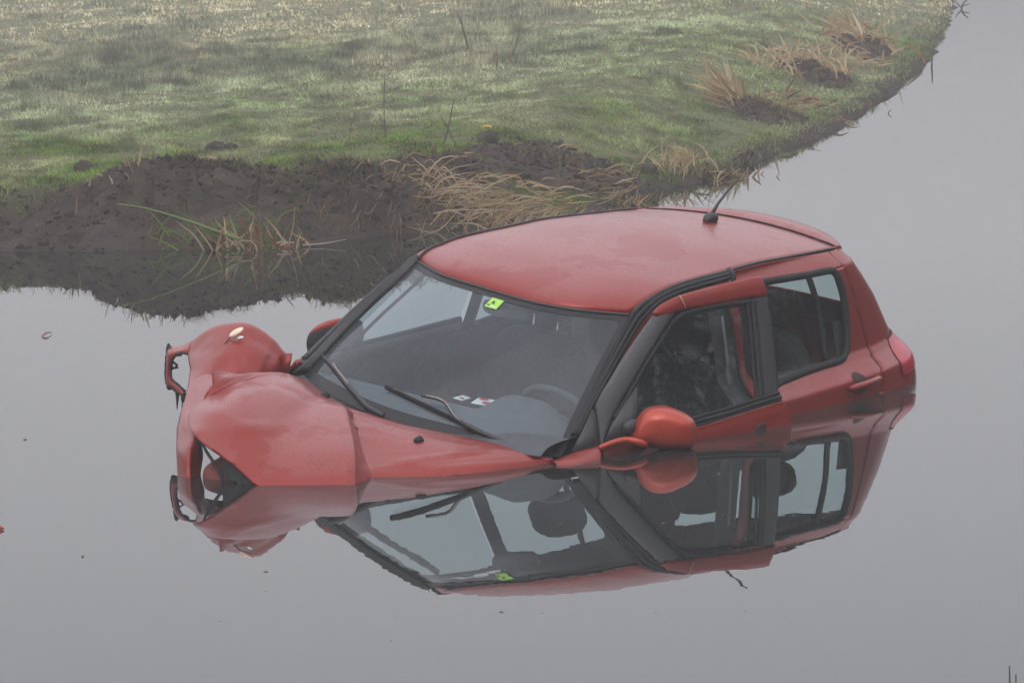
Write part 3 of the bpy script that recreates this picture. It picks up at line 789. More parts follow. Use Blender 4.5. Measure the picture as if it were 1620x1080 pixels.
reed_clump(1.30, 29.3, 22, (.12, .2), .24, 'nearest stubble of cut tan reeds beyond the aerial', tilt=(-1.2, .9), lift=(.2, 1.1), w=.007, cols=(TAN, PALE, TAN*.7))
reed_clump(1.58, 28.7, 20, (.11, .25), .22, 'pale broken reeds right of the nearest stubble', tilt=(-1.0, 1.2), lift=(.1, 1.0), w=.008, cols=(PALE, TAN, TAN*.8))
reed_clump(1.80, 33.4, 40, (.06, .2), .40, 'fan of tan reeds splayed like a broom', tilt=(-1.35, -.05), lift=(.25, .95), w=.008, cols=(PALE, TAN, TAN*.8), bend=.25)
reed_clump(2.15, 33.8, 16, (.12, .2), .24, 'small tan reeds right of the broom shaped fan', tilt=(-1, 1.2), lift=(.1, .9), w=.007, cols=(TAN, TAN*.8))
reed_clump(2.42, 37.2, 34, (.14, .4), .34, 'left one of two far tan reed tufts in the mist', tilt=(-1.2, .7), lift=(.2, 1), w=.009, cols=(PALE, TAN))
reed_clump(2.95, 38.3, 34, (.16, .4), .34, 'right one of two far tan reed tufts in the mist', tilt=(-1.2, .5), lift=(.2, 1), w=.009, cols=(PALE, TAN))
reed_clump(3.62, 42.6, 40, (.2, .6), .40, 'farthest misty reed tuft near the canal bend', tilt=(-1.2, .8), lift=(.2, 1), w=.013, cols=(TAN, PALE))
reed_clump(2.95, 33.9, 16, (.25, .5), .22, 'thin pale stems lying on the grass slope at the canal', tilt=(-1.5, 1.5), lift=(-.1, .4), w=.008)

reed_clump(1.05, 28.9, 14, (.1, .15), .22, 'few thin tan stems left of the nearest cut stubble', tilt=(-1.2, 1.0), lift=(.1, 1.0), w=.006)
reed_clump(2.30, 34.6, 26, (.16, .3), .26, 'loose tan litter between the broom fan and the far tufts', tilt=(-1.5, 1.5), lift=(-.05, .6), w=.009, cols=(TAN, PALE, RUST))
reed_clump(3.25, 40.2, 24, (.2, .5), .30, 'misty tan litter between the far tufts and the bend', tilt=(-1.5, 1.3), lift=(0, .7), w=.011, cols=(TAN, PALE))
reed_clump(.62, 27.4, 26, (.14, .2), .28, 'thin tan stems hanging over the right edge of the broad soil heap', tilt=(.1, 1.5), lift=(-.5, .4), w=.006, cols=(TAN, TAN*.7, PALE))
reed_clump(.40, 28.45, 30, (.16, .08), .16, 'pale dead grass along the crest of the broad soil heap', tilt=(-1.3, 1.3), lift=(-.3, .6), w=.005, cols=(PALE*.9, TAN))

def stalk(x, y, P, r, col, label, cat='stalk', group='bare weed stalks in the field', name='weed_stalk', z=None, side=()):
    z0 = float(ground_h(np.array([float(x)]), np.array([float(y)]))[0]) - .02 if z is None else z
    mb = MB(); Q = resample(P, 10)
    V, F = tube_vf(Q, np.linspace(r, r*.45, 10), 6); mb.add(V, F)
    for t, dx, dz in side:
        i = int(t*9); q = Q[i]
        V, F = tube_vf([q, q + A((dx*.6, 0, dz*.45)), q + A((dx, .01, dz))], [r*.6, r*.5, r*.3], 5); mb.add(V, F)
    o = mb.build(name, mat('stem ' + label[:18], col, .8)); o.location = (x, y, z0)
    return tag(o, label, cat, group)
BR = (.085, .065, .055)
stalk(-.30, 39.5, [(0, 0, 0), (-.05, 0, .25), (-.10, 0, .42)], .011, BR, 'leaning dark weed stalk in the middle of the misty field', side=((.75, -.01, .12),))
stalk(-.82, 29.3, [(0, 0, 0), (-.005, 0, .24), (.01, 0, .48)], .0055, BR, 'tall thin dark stalk standing alone before the far grass')
stalk(-.42, 28.4, [(0, 0, 0), (.05, 0, .16), (.09, 0, .33)], .0075, BR, 'leaning dark stalk left of the broad soil heap', side=((.5, -.05, .08),))
stalk(-2.18, 27.3, [(0, 0, 0), (.0, 0, .1), (.004, 0, .20)], .0045, BR, 'short thin stalk just behind the left soil heap')
stalk(-.05, 36.8, [(0, 0, 0), (.01, 0, .1), (.0, 0, .17)], .008, (.12, .06, .045), 'short reddish stalk in the middle field')
stalk(.07, 37.6, [(0, 0, 0), (.06, 0, .15), (.10, 0, .30)], .007, (.10, .06, .05), 'slanting reddish stalk beside the short one')
stalk(-1.05, 28.4, [(0, 0, 0), (.02, 0, .15), (.055, 0, .27)], .004, BR, 'faint curved stalk left of the tall thin one')
stalk(-.30, 27.5, [(0, 0, 0), (-.03, 0, .1), (-.09, 0, .22)], .005, BR, 'thin stalk bending left at the edge of the broad heap')
stalk(-1.49, 24.93, [(0, 0, -.05), (-.003, 0, .12), (-.008, 0, .235)], .0045, (.18, .10, .05), 'left brown upright reed of the pair in the water', 'reed', 'upright reeds in the water', 'upright_reed', 0)
stalk(-1.455, 24.93, [(0, 0, -.05), (-.002, 0, .12), (-.006, 0, .25)], .0040, (.10, .15, .05), 'right green upright reed of the pair in the water', 'reed', 'upright reeds in the water', 'upright_reed', 0)
stalk(-1.30, 25.05, [(0, 0, .02), (.03, 0, .13), (.045, 0, .24)], .004, (.30, .22, .12), 'pale straw leaning on the soil right of the upright reeds', 'reed', 'upright reeds in the water', 'upright_reed', 0)
stalk(-1.72, 24.98, [(.16, 0, .05), (-.10, 0, .16), (-.40, 0, .265), (-.58, 0, .30)], .009, (.13, .18, .05), 'long green reed leaf arching left over the water', 'reed', 'upright reeds in the water', 'reed_leaf', 0)
stalk(-1.10, 25.05, [(-.12, 0, .01), (0, 0, .015), (.14, 0, .035)], .006, (.26, .23, .20), 'pale twig lying along the water line', 'twig', 'twigs at the water', 'twig', 0)
stalk(4.13, 40.9, [(0, 0, -.1), (.004, 0, .06), (.006, 0, .14)], .012, (.05, .04, .035), 'dark peg standing out of the misty canal water', 'twig', 'twigs at the water', 'twig', 0)
stalk(5.8, 53.6, [(0, 0, -.1), (.02, 0, .05), (.09, 0, .12)], .016, (.06, .06, .045), 'farthest forked twig standing in the canal', 'twig', 'twigs at the water', 'twig', 0, side=((.5, -.08, .10), (.6, .10, .02)))
stalk(3.13, 34.8, [(0, 0, -.05), (.03, 0, .02), (.05, 0, .03)], .006, (.07, .05, .04), 'small dark twig at the water edge of the grass slope', 'twig', 'twigs at the water', 'twig', 0, side=((.3, -.03, .03),))

def leaf(x, y, z, L, w, rz, col, label, name='leaf', tilt=0.0, group='floating leaves and scraps'):
    V, F = ribbon([(-L/2, 0, 0), (0, 0, .1*L), (L/2, 0, .02*L)], w, 9)
    V = V.copy(); V[:, 1] += np.r_[np.full(9, -1), np.full(9, 1)] * w * np.tile(np.sin(np.linspace(.3, 2.9, 9)), 2); 
    o = obj(name, V, F, mat('leaf ' + label[:20], col, .6), smooth=False, solid=.002)
    o.location = (x, y, z); o.rotation_euler = (tilt, 0, rz)
    return tag(o, label, 'leaf', group)
leaf(-2.30, 20.9, .004, .12, .0055, 1.25, (.30, .16, .17), 'single pinkish dead leaf floating at the left of the water')
leaf(-1.48, 14.23, .002, .022, .0025, 1.3, (.20, .21, .20), 'small dark scrap floating in the lower left water')
leaf(-1.845, 14.86, .004, .05, .008, .2, (.30, .03, .02), 'dark red scrap cut by the left picture edge', 'debris_scrap')
leaf(-2.20, 17.70, .004, .06, .005, .4, (.30, .05, .03), 'thin red scrap at the left picture edge above the other', 'debris_scrap')
leaf(-2.0, 17.17, .002, .014, .0022, 0, (.22, .18, .17), 'tiny brown speck floating at the left')
leaf(-.12, 28.55, float(ground_h(np.array([-.12]), np.array([28.55]))[0]) + .115, .08, .008, 2.7, (.62, .40, .08), 'bright yellow leaf lying on the soil heap', 'leaf', .5, 'fallen leaves')

# specks and scum on the water
n_ = 420
x = rng.normal(0, 1.5, n_); y = rng.uniform(12.5, 24, n_)
edge = rng.random(n_) < .20
tt = rng.random(n_)
wl_ = A([(-.94, 15.70), (-.61, 15.64), (-.52, 15.83), (-.30, 15.78), (-.04, 15.88), (.14, 16.0), (.31, 15.9), (.57, 16.2), (1.09, 16.86), (1.43, 17.44), (1.72, 17.9)])
ex = np.interp(tt, np.linspace(0, 1, 11), wl_[:, 0]); ey = np.interp(tt, np.linspace(0, 1, 11), wl_[:, 1]) - np.abs(rng.normal(0, .03, n_)) - .005
x = np.where(edge, ex, x); y = np.where(edge, ey, y)
r = rng.uniform(.0015, .0045, n_)*(1 + 1.2*(rng.random(n_) < .08))
aa = np.linspace(0, 2*math.pi, 6, endpoint=False)
V = np.stack([x[:, None] + np.cos(aa)*r[:, None]*rng.uniform(.5, 1.4, (n_, 6)), y[:, None] + np.sin(aa)*r[:, None]*rng.uniform(.5, 1.4, (n_, 6)), np.full((n_, 6), .0015)], -1)
F = (np.arange(n_)[:, None, None]*6 + np.array([(0, 1, 2), (0, 2, 3), (0, 3, 4), (0, 4, 5)])[None]).reshape(-1, 3)
C = np.repeat(A((.16, .15, .13))*(.4 + 1.2*rng.random(n_))[:, None], 6, 0)
tag(tone_obj('floating_specks', V.reshape(-1, 3), F, C, STRAW), kind='stuff')

# reed leaves rising from the near bank, only their tips reach the picture
def near_reed(x, y, hts, label):
    root = empty('reed_plant', (x, y, 0)); tag(root, label, 'reeds', None)
    for k, (dx, hz) in enumerate(hts):
        V, F = ribbon([(dx*.4, 0, -.05), (dx*.8, .01, hz*.5), (dx, 0, hz)], .0055, 9)
        V = np.concatenate([V]); 
        o = obj('reed_blade', V, F, mat('near reed leaf', (.07, .085, .035), .6, noise=(9, (.035, .03, .022))), root, solid=.002)
    return root
near_reed(.93, 8.0, ((.0, .765), (.012, .748), (.034, .83), (.05, .70)), 'dark green reed tips poking in at the lower right corner')

# trees and scrub on the near bank behind the camera; the car's windows and paint mirror them
n_ = 70000
x = rng.uniform(-45, 30, n_); z = rng.random(n_)**.85*16; y = rng.uniform(-13, -5, n_)
top = 7 + 9.0*fbm(x*.13, y*.05, 131, 3)
ok = (z < top) & (fbm(x*.7, z*.7 + y, 141, 3) > .40)
x, y, z = x[ok], y[ok], z[ok]; k = len(x)
V, F, C = blades(np.stack([x, y, z + .9], 1), rng.uniform(.3, .8, k), rng.uniform(0, 6.28, k), rng.uniform(.3, 2, k), rng.uniform(.03, .10, k), A((.030, .029, .021)) * (.6+.8*rng.random(k))[:, None])
tag(tone_obj('thicket', V, F, C, GRASS), kind='stuff')
# and along the right-hand bank, which the car's side windows mirror
n_ = 260000
y = rng.uniform(-12, 60, n_); e = rng.uniform(1.5, 7, n_); x = 11 + .12*(y - 20) + e; z = rng.random(n_)**.9*8.5
top = 3.0 + 5.5*fbm(y*.22, e*.1, 151, 3)
ok = (z < top) & (rng.random(n_) > (z/top)**3) & (fbm(y*.8, z*.9 + e, 161, 3) > .22)
x, y, z = x[ok], y[ok], z[ok]; k = len(x)
V, F, C = blades(np.stack([x, y, z + .5], 1), rng.uniform(.1, .4, k), rng.uniform(0, 6.28, k), rng.uniform(.3, 2, k), rng.uniform(.012, .035, k), A((.026, .026, .018)) * (.6+.8*rng.random(k))[:, None])
tag(tone_obj('bank_scrub', V, F, C, GRASS), kind='stuff')

# ------------------------------------------------------------------ the car (car frame; the root stands on the ditch bed)
car = empty('crashed_car', (-.004, 17.152, -.788))
_cz, _cy, _cx = R_(233.154), R_(2.112), R_(-8.123)
car.matrix_world = Matrix.Translation((-.004, 17.152, -.788)) @ Matrix.Rotation(_cz, 4, 'Z') @ Matrix.Rotation(_cy, 4, 'Y') @ Matrix.Rotation(_cx, 4, 'X')
tag(car, 'wrecked red hatchback sunk to its bonnet in the still ditch', 'car')
for k in list(D): D[k] = A(D[k])

def flip(P): P = A(P).copy(); P[..., 1] *= -1; return P
UPN = A((.55, 0, .83))

# roof
dl = resample(D['ditch'], 40); dr = flip(dl); 
dr[:6] += (A(D['roof_front'][0]) - dr[0]) * np.linspace(1, 0, 6)[:, None]
nw = 34; G = []
fe = resample(D['roof_front'], nw)                 # right to left
re = np.stack([np.linspace(-.503, .503, nw), np.zeros(nw), np.zeros(nw)], 1)[:, [0, 0, 0]]
s = np.linspace(-1, 1, nw)
re = np.stack([-1.445 - .03*(1-s**2), s*.503, 1.421 + .034*(1-s**2)], 1)
nl = 40
for i in range(nl):
    v = i/(nl-1); L = dl[i]; Rr = dr[i]
    u = np.linspace(0, 1, nw)[:, None]
    row = Rr*(1-u) + L*u
    fl = fe - (fe[0]*(1-u) + fe[-1]*u); rl = re - (re[0]*(1-u) + re[-1]*u)
    row = row + fl*(1-v)**1.0 + rl*v
    mid = .040*(math.sin(math.pi*min(1, v*1.0))**1.0) * (1-(2*u-1)**2)
    row[:, 2] += mid[:, 0]
    G.append(row)
ROOF = np.stack(G)
roof = grid_obj('roof', ROOF, PAINT, car, solid=.012)
roof['label'] = 'dew covered red roof panel'

def roof_at(x, y):
    P = ROOF.reshape(-1, 3); return P[np.argmin((P[:, 0]-x)**2 + (P[:, 1]-y)**2)]

# aerial
q = roof_at(-1.20, .016)
aer = obj('aerial', *blob_vf(q + A((0, 0, .012)), (.046, .026, .030), 18, 10), TRIM, car)
tube('aerial_rod', [q + A((-.005, 0, .03)), q + A((-.05, .001, .075)), A((-1.352, .021, 1.637))], [.009, .006, .0045], TRIM, aer, 8)

# body side height profile, left side: y for (x, z) behind the door opening
LV = D['levels']; LZ = LV[:, 0][::-1]; LW = LV[:, 1][::-1]; LR = LV[:, 2][::-1]
def side_y(x, z):
    w = np.interp(z, LZ, LW)
    return w + .012*(np.clip(x, -1.25, .6) + 1.25) - .006*(np.clip(x, -1.25, .6)+1.25)**2
def plan(z, n_side=24, n_rear=60):
    w = np.interp(z, LZ, LW); r = np.interp(z, LZ, LR)
    xs = np.linspace(-.42, -1.25, n_side, endpoint=False)
    side = np.stack([xs, side_y(xs, z), np.full(n_side, z)], 1)
    t = np.linspace(0, 1, n_rear)[:, None]
    P0 = A((-1.25, w)); P1 = A((-1.25 + (r+1.25)*.80, w*.985)); P2 = A((r, w*.80)); P3 = A((r-.02, 0))
    c = (1-t)**3*P0 + 3*(1-t)**2*t*P1 + 3*(1-t)*t*t*P2 + t**3*P3
    return np.concatenate([side, np.c_[c, np.full(n_rear, z)]])
zz = np.concatenate([np.linspace(.30, .85, 10), np.linspace(.87, 1.06, 26), np.linspace(1.075, 1.37, 26), np.linspace(1.38, 1.435, 8)])
SH = np.stack([plan(z) for z in zz])
# top edge rolls into the drip channel of the roof
dit = resample(D['ditch'], 200)
def roll_row(row, f):
    o = row.copy()
    for i in range(len(o)):
        if o[i, 0] > -1.44:
            q = dit[np.argmin(np.abs(dit[:, 0] - o[i, 0]))]
            o[i, 1] = row[i, 1]*(1-f) + (q[1] + .012)*f; o[i, 2] = row[i, 2]*(1-f) + (q[2] - .004)*f
        else:
            z_t = 1.421 + .034*(1 - min(1, abs(row[i, 1])/.503)**2)
            o[i, 2] = row[i, 2]*(1-f) + (z_t)*f; o[i, 0] = row[i, 0]*(1-f) + (row[i, 0] + .03)*f
    return o
top = SH[-1]
SH[-8:] = np.stack([roll_row(SH[-8+i], [0, .02, .06, .14, .27, .45, .7, 1.0][i]) for i in range(8)])
_rw = D['rwin']; D['rwin'] = np.vstack([[(-.522, .606, 1.396)], _rw[:-1], [(-.522, .725, 1.000)]])
RW = D['rwin'][:, [0, 2]]
nx_side = 24

def shell_parts(sgn, parent):
    S = SH.copy(); S[..., 1] *= sgn
    nr_, nc_ = S.shape[:2]
    faces = gfaces(nr_, nc_); V = S.reshape(-1, 3)
    Cc = np.array([V[list(f)].mean(0) for f in faces])
    win = in_poly(Cc[:, 0], Cc[:, 2], RW) & (np.abs(Cc[:, 1]) > .5)
    seamx = np.interp(Cc[:, 2], D['rseam'][::-1, 2], D['rseam'][::-1, 0])
    backwin = (np.abs(Cc[:, 1]) < .47) & (Cc[:, 0] < -1.4) & (Cc[:, 2] > 1.08) & (Cc[:, 2] < 1.36)
    rowi = np.arange(len(faces))//(nc_-1)
    door = (Cc[:, 0] > seamx) & (Cc[:, 0] < -.515) & (rowi < nr_-9) & ~win & ~((Cc[:, 0] > -.57) & (Cc[:, 2] > .992) & (Cc[:, 2] < 1.395))
    rest = ~door & ~win & ~backwin & ~((Cc[:, 0] >= -.515) & (np.abs(Cc[:, 1]) > .5) & (rowi < nr_-9))
    if sgn < 0: faces = [f[::-1] for f in faces]
    def sub(mask):
        fs = [f for f, m_ in zip(faces, mask) if m_]
        used = np.unique(np.concatenate([list(f) for f in fs])); mp_ = -np.ones(len(V), int); mp_[used] = np.arange(len(used))
        return V[used], [tuple(mp_[list(f)]) for f in fs]
    return sub(rest), sub(door)

body = MB(); doors = []
for sgn in (1, -1):
    (v, f), dvf = shell_parts(sgn, car); body.add(v, f); doors.append(dvf)
# pillars between the doors and sills, both sides
for sgn in (1, -1):
    pz = np.linspace(.35, 1.42, 16)
    a_ = np.stack([np.full(16, -.468) - .02*(pz-1), sgn*(side_y(np.full(16, -.4), pz) - .020), pz], 1)
    b_ = a_ + A((-.045, sgn*.012, 0))
    Gp = band(a_, b_, 16, 5, .012, (0, sgn, 0)); body.add(Gp.reshape(-1, 3), gfaces(5, 16))
bodyo = body.build('body', PAINT, car, solid=.006)
bodyo['label'] = 'red rear quarters and pillars'

# flange along the door opening from the windscreen pillar back to the middle pillar
tr = np.concatenate([D['pilL_out'][::-1], resample(D['rail_low'], 10)[1:]])
rail_up = np.concatenate([D['pilL_in'][::-1], dl[1:18:2]])
rl2 = resample(rail_up, 40)[2:]; tr2 = resample(np.concatenate([D['pilL_out'][::-1][:-1], [(.075, .592, 1.372), (.0, .597, 1.408), (-.1, .600, 1.424), (-.22, .600, 1.430), (-.35, .598, 1.432), (-.47, .596, 1.432)]]), 40)[2:]
grid_obj('door_opening_flange', band(rl2[12:] - A((0, .004, .012)), tr2[12:] - A((0, .012, .022)), 60, 5, .004, (0, .7, .7)), PAINT_CLEAN, car, solid=.01)
mb = MB()
for f_, r_, of in ((.13, .0085, .004), (.42, .0105, .006), (.72, .0085, .004)):
    P = rl2*(1-f_) + tr2*f_ + A((0, .6, .8))*of
    mb.add(*tube_vf(resample(P, 60), r_, 8))
Pe = rl2[-1]*.5 + tr2[-1]*.5
mb.add(*tube_vf([rl2[-1] + A((0, .0, .004)), Pe + A((-.012, .012, .008)), tr2[-1] + A((-.02, .012, -.015))], .011, 8))
ds = mb.build('door_seal', RUBBER, car); ds['label'] = 'black rubber seal round the open door'
# right hand windscreen pillar and roof side
inn = resample(D['pilR_in'], 24); outp = resample(D['pilR_out'], 24)
pil = grid_obj('pillar', band(inn, outp, 24, 5, .006, (0, -.6, .8)), TRIM, car, solid=.012)
mb = MB(); mb.add(*tube_vf(inn + A((0, 0, .002)), .0065, 8)); mb.add(*tube_vf((inn+outp)/2 + A((0, -.004, .008)), .006, 8)); mb.add(*tube_vf(outp + A((0, .002, .0)), .006, 8))
mb.build('pillar_seal', RUBBER, pil)
rs = dr[:34]; lowr = rs + A((0, -.055, -.045))
grid_obj('roof_rail', band(rs + A((0, -.004, -.002)), lowr, 34, 5, .012, (0, -.6, .8)), PAINT, car, solid=.008)
mb = MB(); mb.add(*tube_vf(dr[:39] + A((0, 0, .003)), .0055, 6)); mb.add(*tube_vf(dl[:39] + A((0, .004, .002)), .0065, 6))
mb.build('drip_moulding', TRIM, car)

# rear doors
SEAMR = .0016
def shut_line(P, parent, name='shut_line'):
    return tube(name, resample(P, 30), SEAMR, SEAM, parent, 6)
wseal = resample(np.vstack([D['rwin'], D['rwin'][:1]]), 90)
def win_sheet(sgn, P, mat_, name, parent, dy=-.012):
    P = A(P); x0, x1, z0, z1 = P[:, 0].min(), P[:, 0].max(), P[:, 1].min(), P[:, 1].max()
    gx_ = np.linspace(x0, x1, 40); gz_ = np.linspace(z0, z1, 30); XX, ZZ = np.meshgrid(gx_, gz_)
    YY = (side_y(XX.ravel(), ZZ.ravel()).reshape(XX.shape) + dy)*sgn
    Gs = np.stack([XX, YY, ZZ], -1)
    return grid_obj(name, Gs, mat_, parent, keep=lambda C: in_poly(C[:, 0], C[:, 2], P))
for sgn, (v, f) in zip((1, -1), doors):
    rd = obj('rear_door', v, f, PAINT, car, solid=.006)
    sl = A(wseal).copy()
    sl[:, 1] = side_y(sl[:, 0], sl[:, 2])
    sl = sl * A((1, sgn, 1))
    V, F = tube_vf(sl, .0165, 8, cap=False, squash=1.0)
    obj('window_seal', V, F, RUBBER, rd)
    dv = resample(D['rdiv'], 12); dv[:, 1] = (side_y(dv[:, 0], dv[:, 2]) - .004)
    tube('window_bar', dv * A((1, sgn, 1)), .013, RUBBER, rd, 8)
    xd = lambda z: np.interp(z, dv[::-1, 2], dv[::-1, 0])
    fr = [(x_, z_) for x_, z_ in RW]
    mid_t, mid_b = (-1.059, 1.376), (-1.081, 1.016)
    g1 = [q for q in fr if q[0] > xd(q[1])]; g2 = [q for q in fr if q[0] <= xd(q[1])]
    win_sheet(sgn, RW, SIDEGLASS, 'window_glass', rd)
    sm = D['rseam'].copy(); 
    sm[:, 1] = side_y(sm[:, 0], np.clip(sm[:, 2], 0, 1.41)) + .001
    sm = resample(D['rseam'], 60)
    for i in range(len(sm)):               # lay the gap on the shell, which is bent in plan behind the side window
        if sm[i, 2] < 1.38:
            pl = plan(sm[i, 2], 24, 400); pl = pl[pl[:, 1] > .4]; sm[i, 1] = np.interp(sm[i, 0], pl[::-1, 0], pl[::-1, 1]) + .0004
    shut_line(sm * A((1, sgn, 1)), rd)
    # handle: a bar over a round recess
    hx, hz = -1.195, .936
    hy = float(side_y(np.array([hx]), np.array([hz]))[0])
    rec = MB()
    for k_ in range(1):
        n_ = 24; aa = np.linspace(0, 2*math.pi, n_, endpoint=False)
        pts = []
        for rr in (1.0, .8, .5, .0):
            px_ = hx + .050*rr*np.cos(aa); pz_ = hz - .004 + .040*rr*np.sin(aa)
            py_ = np.array([side_y(np.array([a1]), np.array([b1]))[0] for a1, b1 in zip(px_, pz_)]) + .006
            pts.append(np.stack([px_, py_*sgn, pz_], 1))
        rec.add(np.concatenate(pts), gfaces(4, n_, wrap=True))
    hd = tube('door_handle', [(hx + .115, sgn*(hy + .018), hz - .004), (hx + .095, sgn*(hy + .034), hz - .002), (hx, sgn*(hy + .042), hz + .002), (hx - .095, sgn*(hy + .034), hz + .003), (hx - .12, sgn*(hy + .014), hz + .003)],
              [.013, .0170, .0170, .0170, .012], PAINT, rd, 10, squash=.85)
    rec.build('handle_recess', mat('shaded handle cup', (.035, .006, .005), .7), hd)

# tailgate: glass, spoiler, lamps
tgz = np.linspace(1.07, 1.365, 10); tgy = np.linspace(-.49, .49, 14)
Gt = np.zeros((10, 14, 3))
for i, z in enumerate(tgz):
    pl = plan(z)[24:]
    xs_ = np.interp(np.abs(tgy), pl[::-1, 1], pl[::-1, 0]); Gt[i] = np.stack([xs_ + .006, tgy, np.full(14, z)], 1)
tg = grid_obj('rear_window', Gt, SIDEGLASS, car)
sp = []
for t in np.linspace(-1, 1, 26):
    y_ = t*.492; e = 1 - abs(t)**2.5
    f0 = A((-1.455 - .032*(1-t*t), y_, 1.424 + .034*(1-t*t)))
    m_ = .30 + .70*(1 - abs(t)**8)
    sp.append([f0 + m_*A(q_) for q_ in ((0, 0, -.004), (-.05, 0, .001 + .006*e), (-.105 - .07*e, 0, -.022 + .016*e), (-.125 - .08*e, 0, -.046 + .012*e), (-.10 - .06*e, 0, -.072), (-.05, 0, -.07))])
sp = np.stack(sp)
mb = MB(); mb.add(sp.reshape(-1, 3), gfaces(26, 6))
for k_ in (0, 25): mb.add(np.vstack([sp[k_], sp[k_].mean(0)[None]]), [(i, (i+1) % 6, 6) for i in range(6)])
mb.build('spoiler', PAINT, car)
tube('shut_line', [A((-1.447 - .030*(1-t*t), t*.50, 1.4225 + .0345*(1-t*t))) for t in np.linspace(-1, 1, 24)], .003, SEAM, car, 6)
def on_shell(x, z, sgn=1, off=.004):
    pl = plan(z, 24, 600); j = int(np.argmin(np.abs(pl[:, 0]-x) + 5*(pl[:, 1] < .3))); j = max(1, min(j, len(pl)-2)); T = pl[j+1] - pl[j-1]
    nrm = A((T[1], -T[0], 0)); nrm /= np.linalg.norm(nrm)
    if nrm[1] < 0: nrm = -nrm
    q = pl[j] + nrm*off; q[2] = z; return q * A((1, sgn, 1))
for sgn in (1, -1):
    rows = []
    for z in np.linspace(.897, 1.024, 14):
        k = (z-.897)/.127
        xa = np.interp(z, [.897, .937, .983, 1.014, 1.024], [-1.575, -1.565, -1.592, -1.630, -1.648]); xb = -1.97 + .10*k
        rows.append([on_shell(x_, z, sgn, .002 + .014*math.sin(math.pi*min(1, .12+.88*j_/13))*(.35+.65*math.sin(math.pi*k))) for j_, x_ in enumerate(np.linspace(xa, xb, 14))])
    tl = grid_obj('tail_lamp', np.array(rows), LAMP_RED, car)
    edge = [on_shell(x_, 1.027, sgn, .004) for x_ in np.linspace(-1.640, -1.76, 8)]
    tube('lamp_edge', edge, .005, SEAM, tl, 6)

# windscreen
gb = A([(.69, -.645, .99), (.80, -.45, .995), (.90, -.2, .99), (.93, 0, .98), (.905, .2, .967), (.835, .43, .948), (.735, .670, .938)])
tp = D['roof_front']
tps = resample(tp, 41); bts = resample(gb, 41)
W = []
for v in np.linspace(0, 1, 33):
    u = np.linspace(0, 1, 41)[:, None]
    r_ = tps*(1-v) + bts*v + UPN*(.026*math.sin(math.pi*v))*(.55 + .45*np.sin(math.pi*u))
    W.append(r_ + A((.004, 0, -.006)))
W = np.stack(W)
def wsc(u, v, off=0.):
    i = min(max(v, 0), 1)*32; j = min(max(u, 0), 1)*40
    i0, j0 = min(int(i), 31), min(int(j), 39); a_, b_ = i-i0, j-j0
    return (W[i0, j0]*(1-a_)*(1-b_) + W[i0+1, j0]*a_*(1-b_) + W[i0, j0+1]*(1-a_)*b_ + W[i0+1, j0+1]*a_*b_) + UPN*off
ws = grid_obj('windscreen', W, WINDGLASS, car)
mb = MB()
def wstrip(u0, u1, v0, v1, nu, nv, off=.002):
    Gs = np.array([[wsc(u, v, off) for u in np.linspace(u0, u1, nu)] for v in np.linspace(v0, v1, nv)])
    return Gs.reshape(-1, 3), gfaces(nv, nu)
VT, VB, UL, UR = .046, .930, .014, .982
mb.add(*wstrip(0, 1, 0, VT, 60, 5)); mb.add(*wstrip(0, 1, VB, 1, 60, 5)); mb.add(*wstrip(0, UL, VT, VB, 3, 40)); mb.add(*wstrip(UR, 1, VT, VB, 3, 40))
for uc, vc, su, sv in ((UL, VT, 1, 1), (UR, VT, -1, 1), (UL, VB, 1, -1), (UR, VB, -1, -1)):
    cpt = [wsc(uc, vc, .002)]; r_u, r_v = .028, .045
    for a_ in np.linspace(0, math.pi/2, 9): cpt.append(wsc(uc + su*r_u*(1-math.sin(a_)), vc + sv*r_v*(1-math.cos(a_)), .002))
    mb.add(cpt, [(0, k, k+1) for k in range(1, 9)])
mb.build('glass_border', FRIT, ws)
tube('glass_trim', [wsc(u, 0, .004) for u in np.linspace(0, 1, 50)], .0055, TRIM, ws, 6)
mb = MB(); st = np.array([[wsc(u, v, .004) for u in np.linspace(.502, .556, 5)] for v in np.linspace(.045, .122, 5)])
sk = grid_obj('sticker', st, STICKER, ws)
def spatch(name, m_, pts): 
    c = [wsc(u, v, .0055) for u, v in pts]; return obj(name, c, [tuple(range(len(c)))], m_, sk, smooth=False)
spatch('sticker_sign', STICKER_INK, [(.516, .094), (.520, .066), (.526, .066), (.530, .082), (.536, .092), (.528, .090), (.523, .084)])
spatch('sticker_text', WHITE, [(.524, .106), (.548, .106), (.548, .112), (.524, .112)])
spatch('sticker_text', STICKER_INK, [(.506, .100), (.519, .100), (.519, .107), (.506, .107)])

# wipers lying on the glass
def wiper(pts, arm, name='wiper'):
    P = [wsc(u, v, o_) for u, v, o_ in pts]
    bl = tube(name, resample(P, 24), [.007]*24, RUBBER, car, 6, squash=1.6)
    P2 = [p_ + UPN*.014 for p_ in P]; V, F = tube_vf(resample(P2[:], 24)[2:-2], .0045, 6); obj('wiper_bridge', V, F, TRIM, bl)
    Q = resample([wsc(u, v, o_) for u, v, o_ in arm], 24)
    V, F = tube_vf(Q, np.linspace(.0065, .010, 24), 8); obj('wiper_arm', V, F, TRIM, bl)
    V, F = tube_vf(resample(Q[1:11] + UPN*.004, 10), .0048, 8); obj('wiper_link', V, F, GREYMETAL, bl)
    return bl
wiper([(.018, .835, .014), (.14, .868, .012), (.27, .925, .012), (.40, .99, .014)], [(.12, .848, .026), (.165, .868, .026), (.25, .905, .024), (.40, .985, .022), (.47, 1.0, .020)])
wiper([(.411, .835, .016), (.55, .862, .014), (.70, .915, .012), (.835, .985, .014)], [(.55, .830, .03), (.595, .824, .03), (.630, .835, .03), (.69, .912, .026), (.80, .965, .022), (.90, 1.0, .020)])

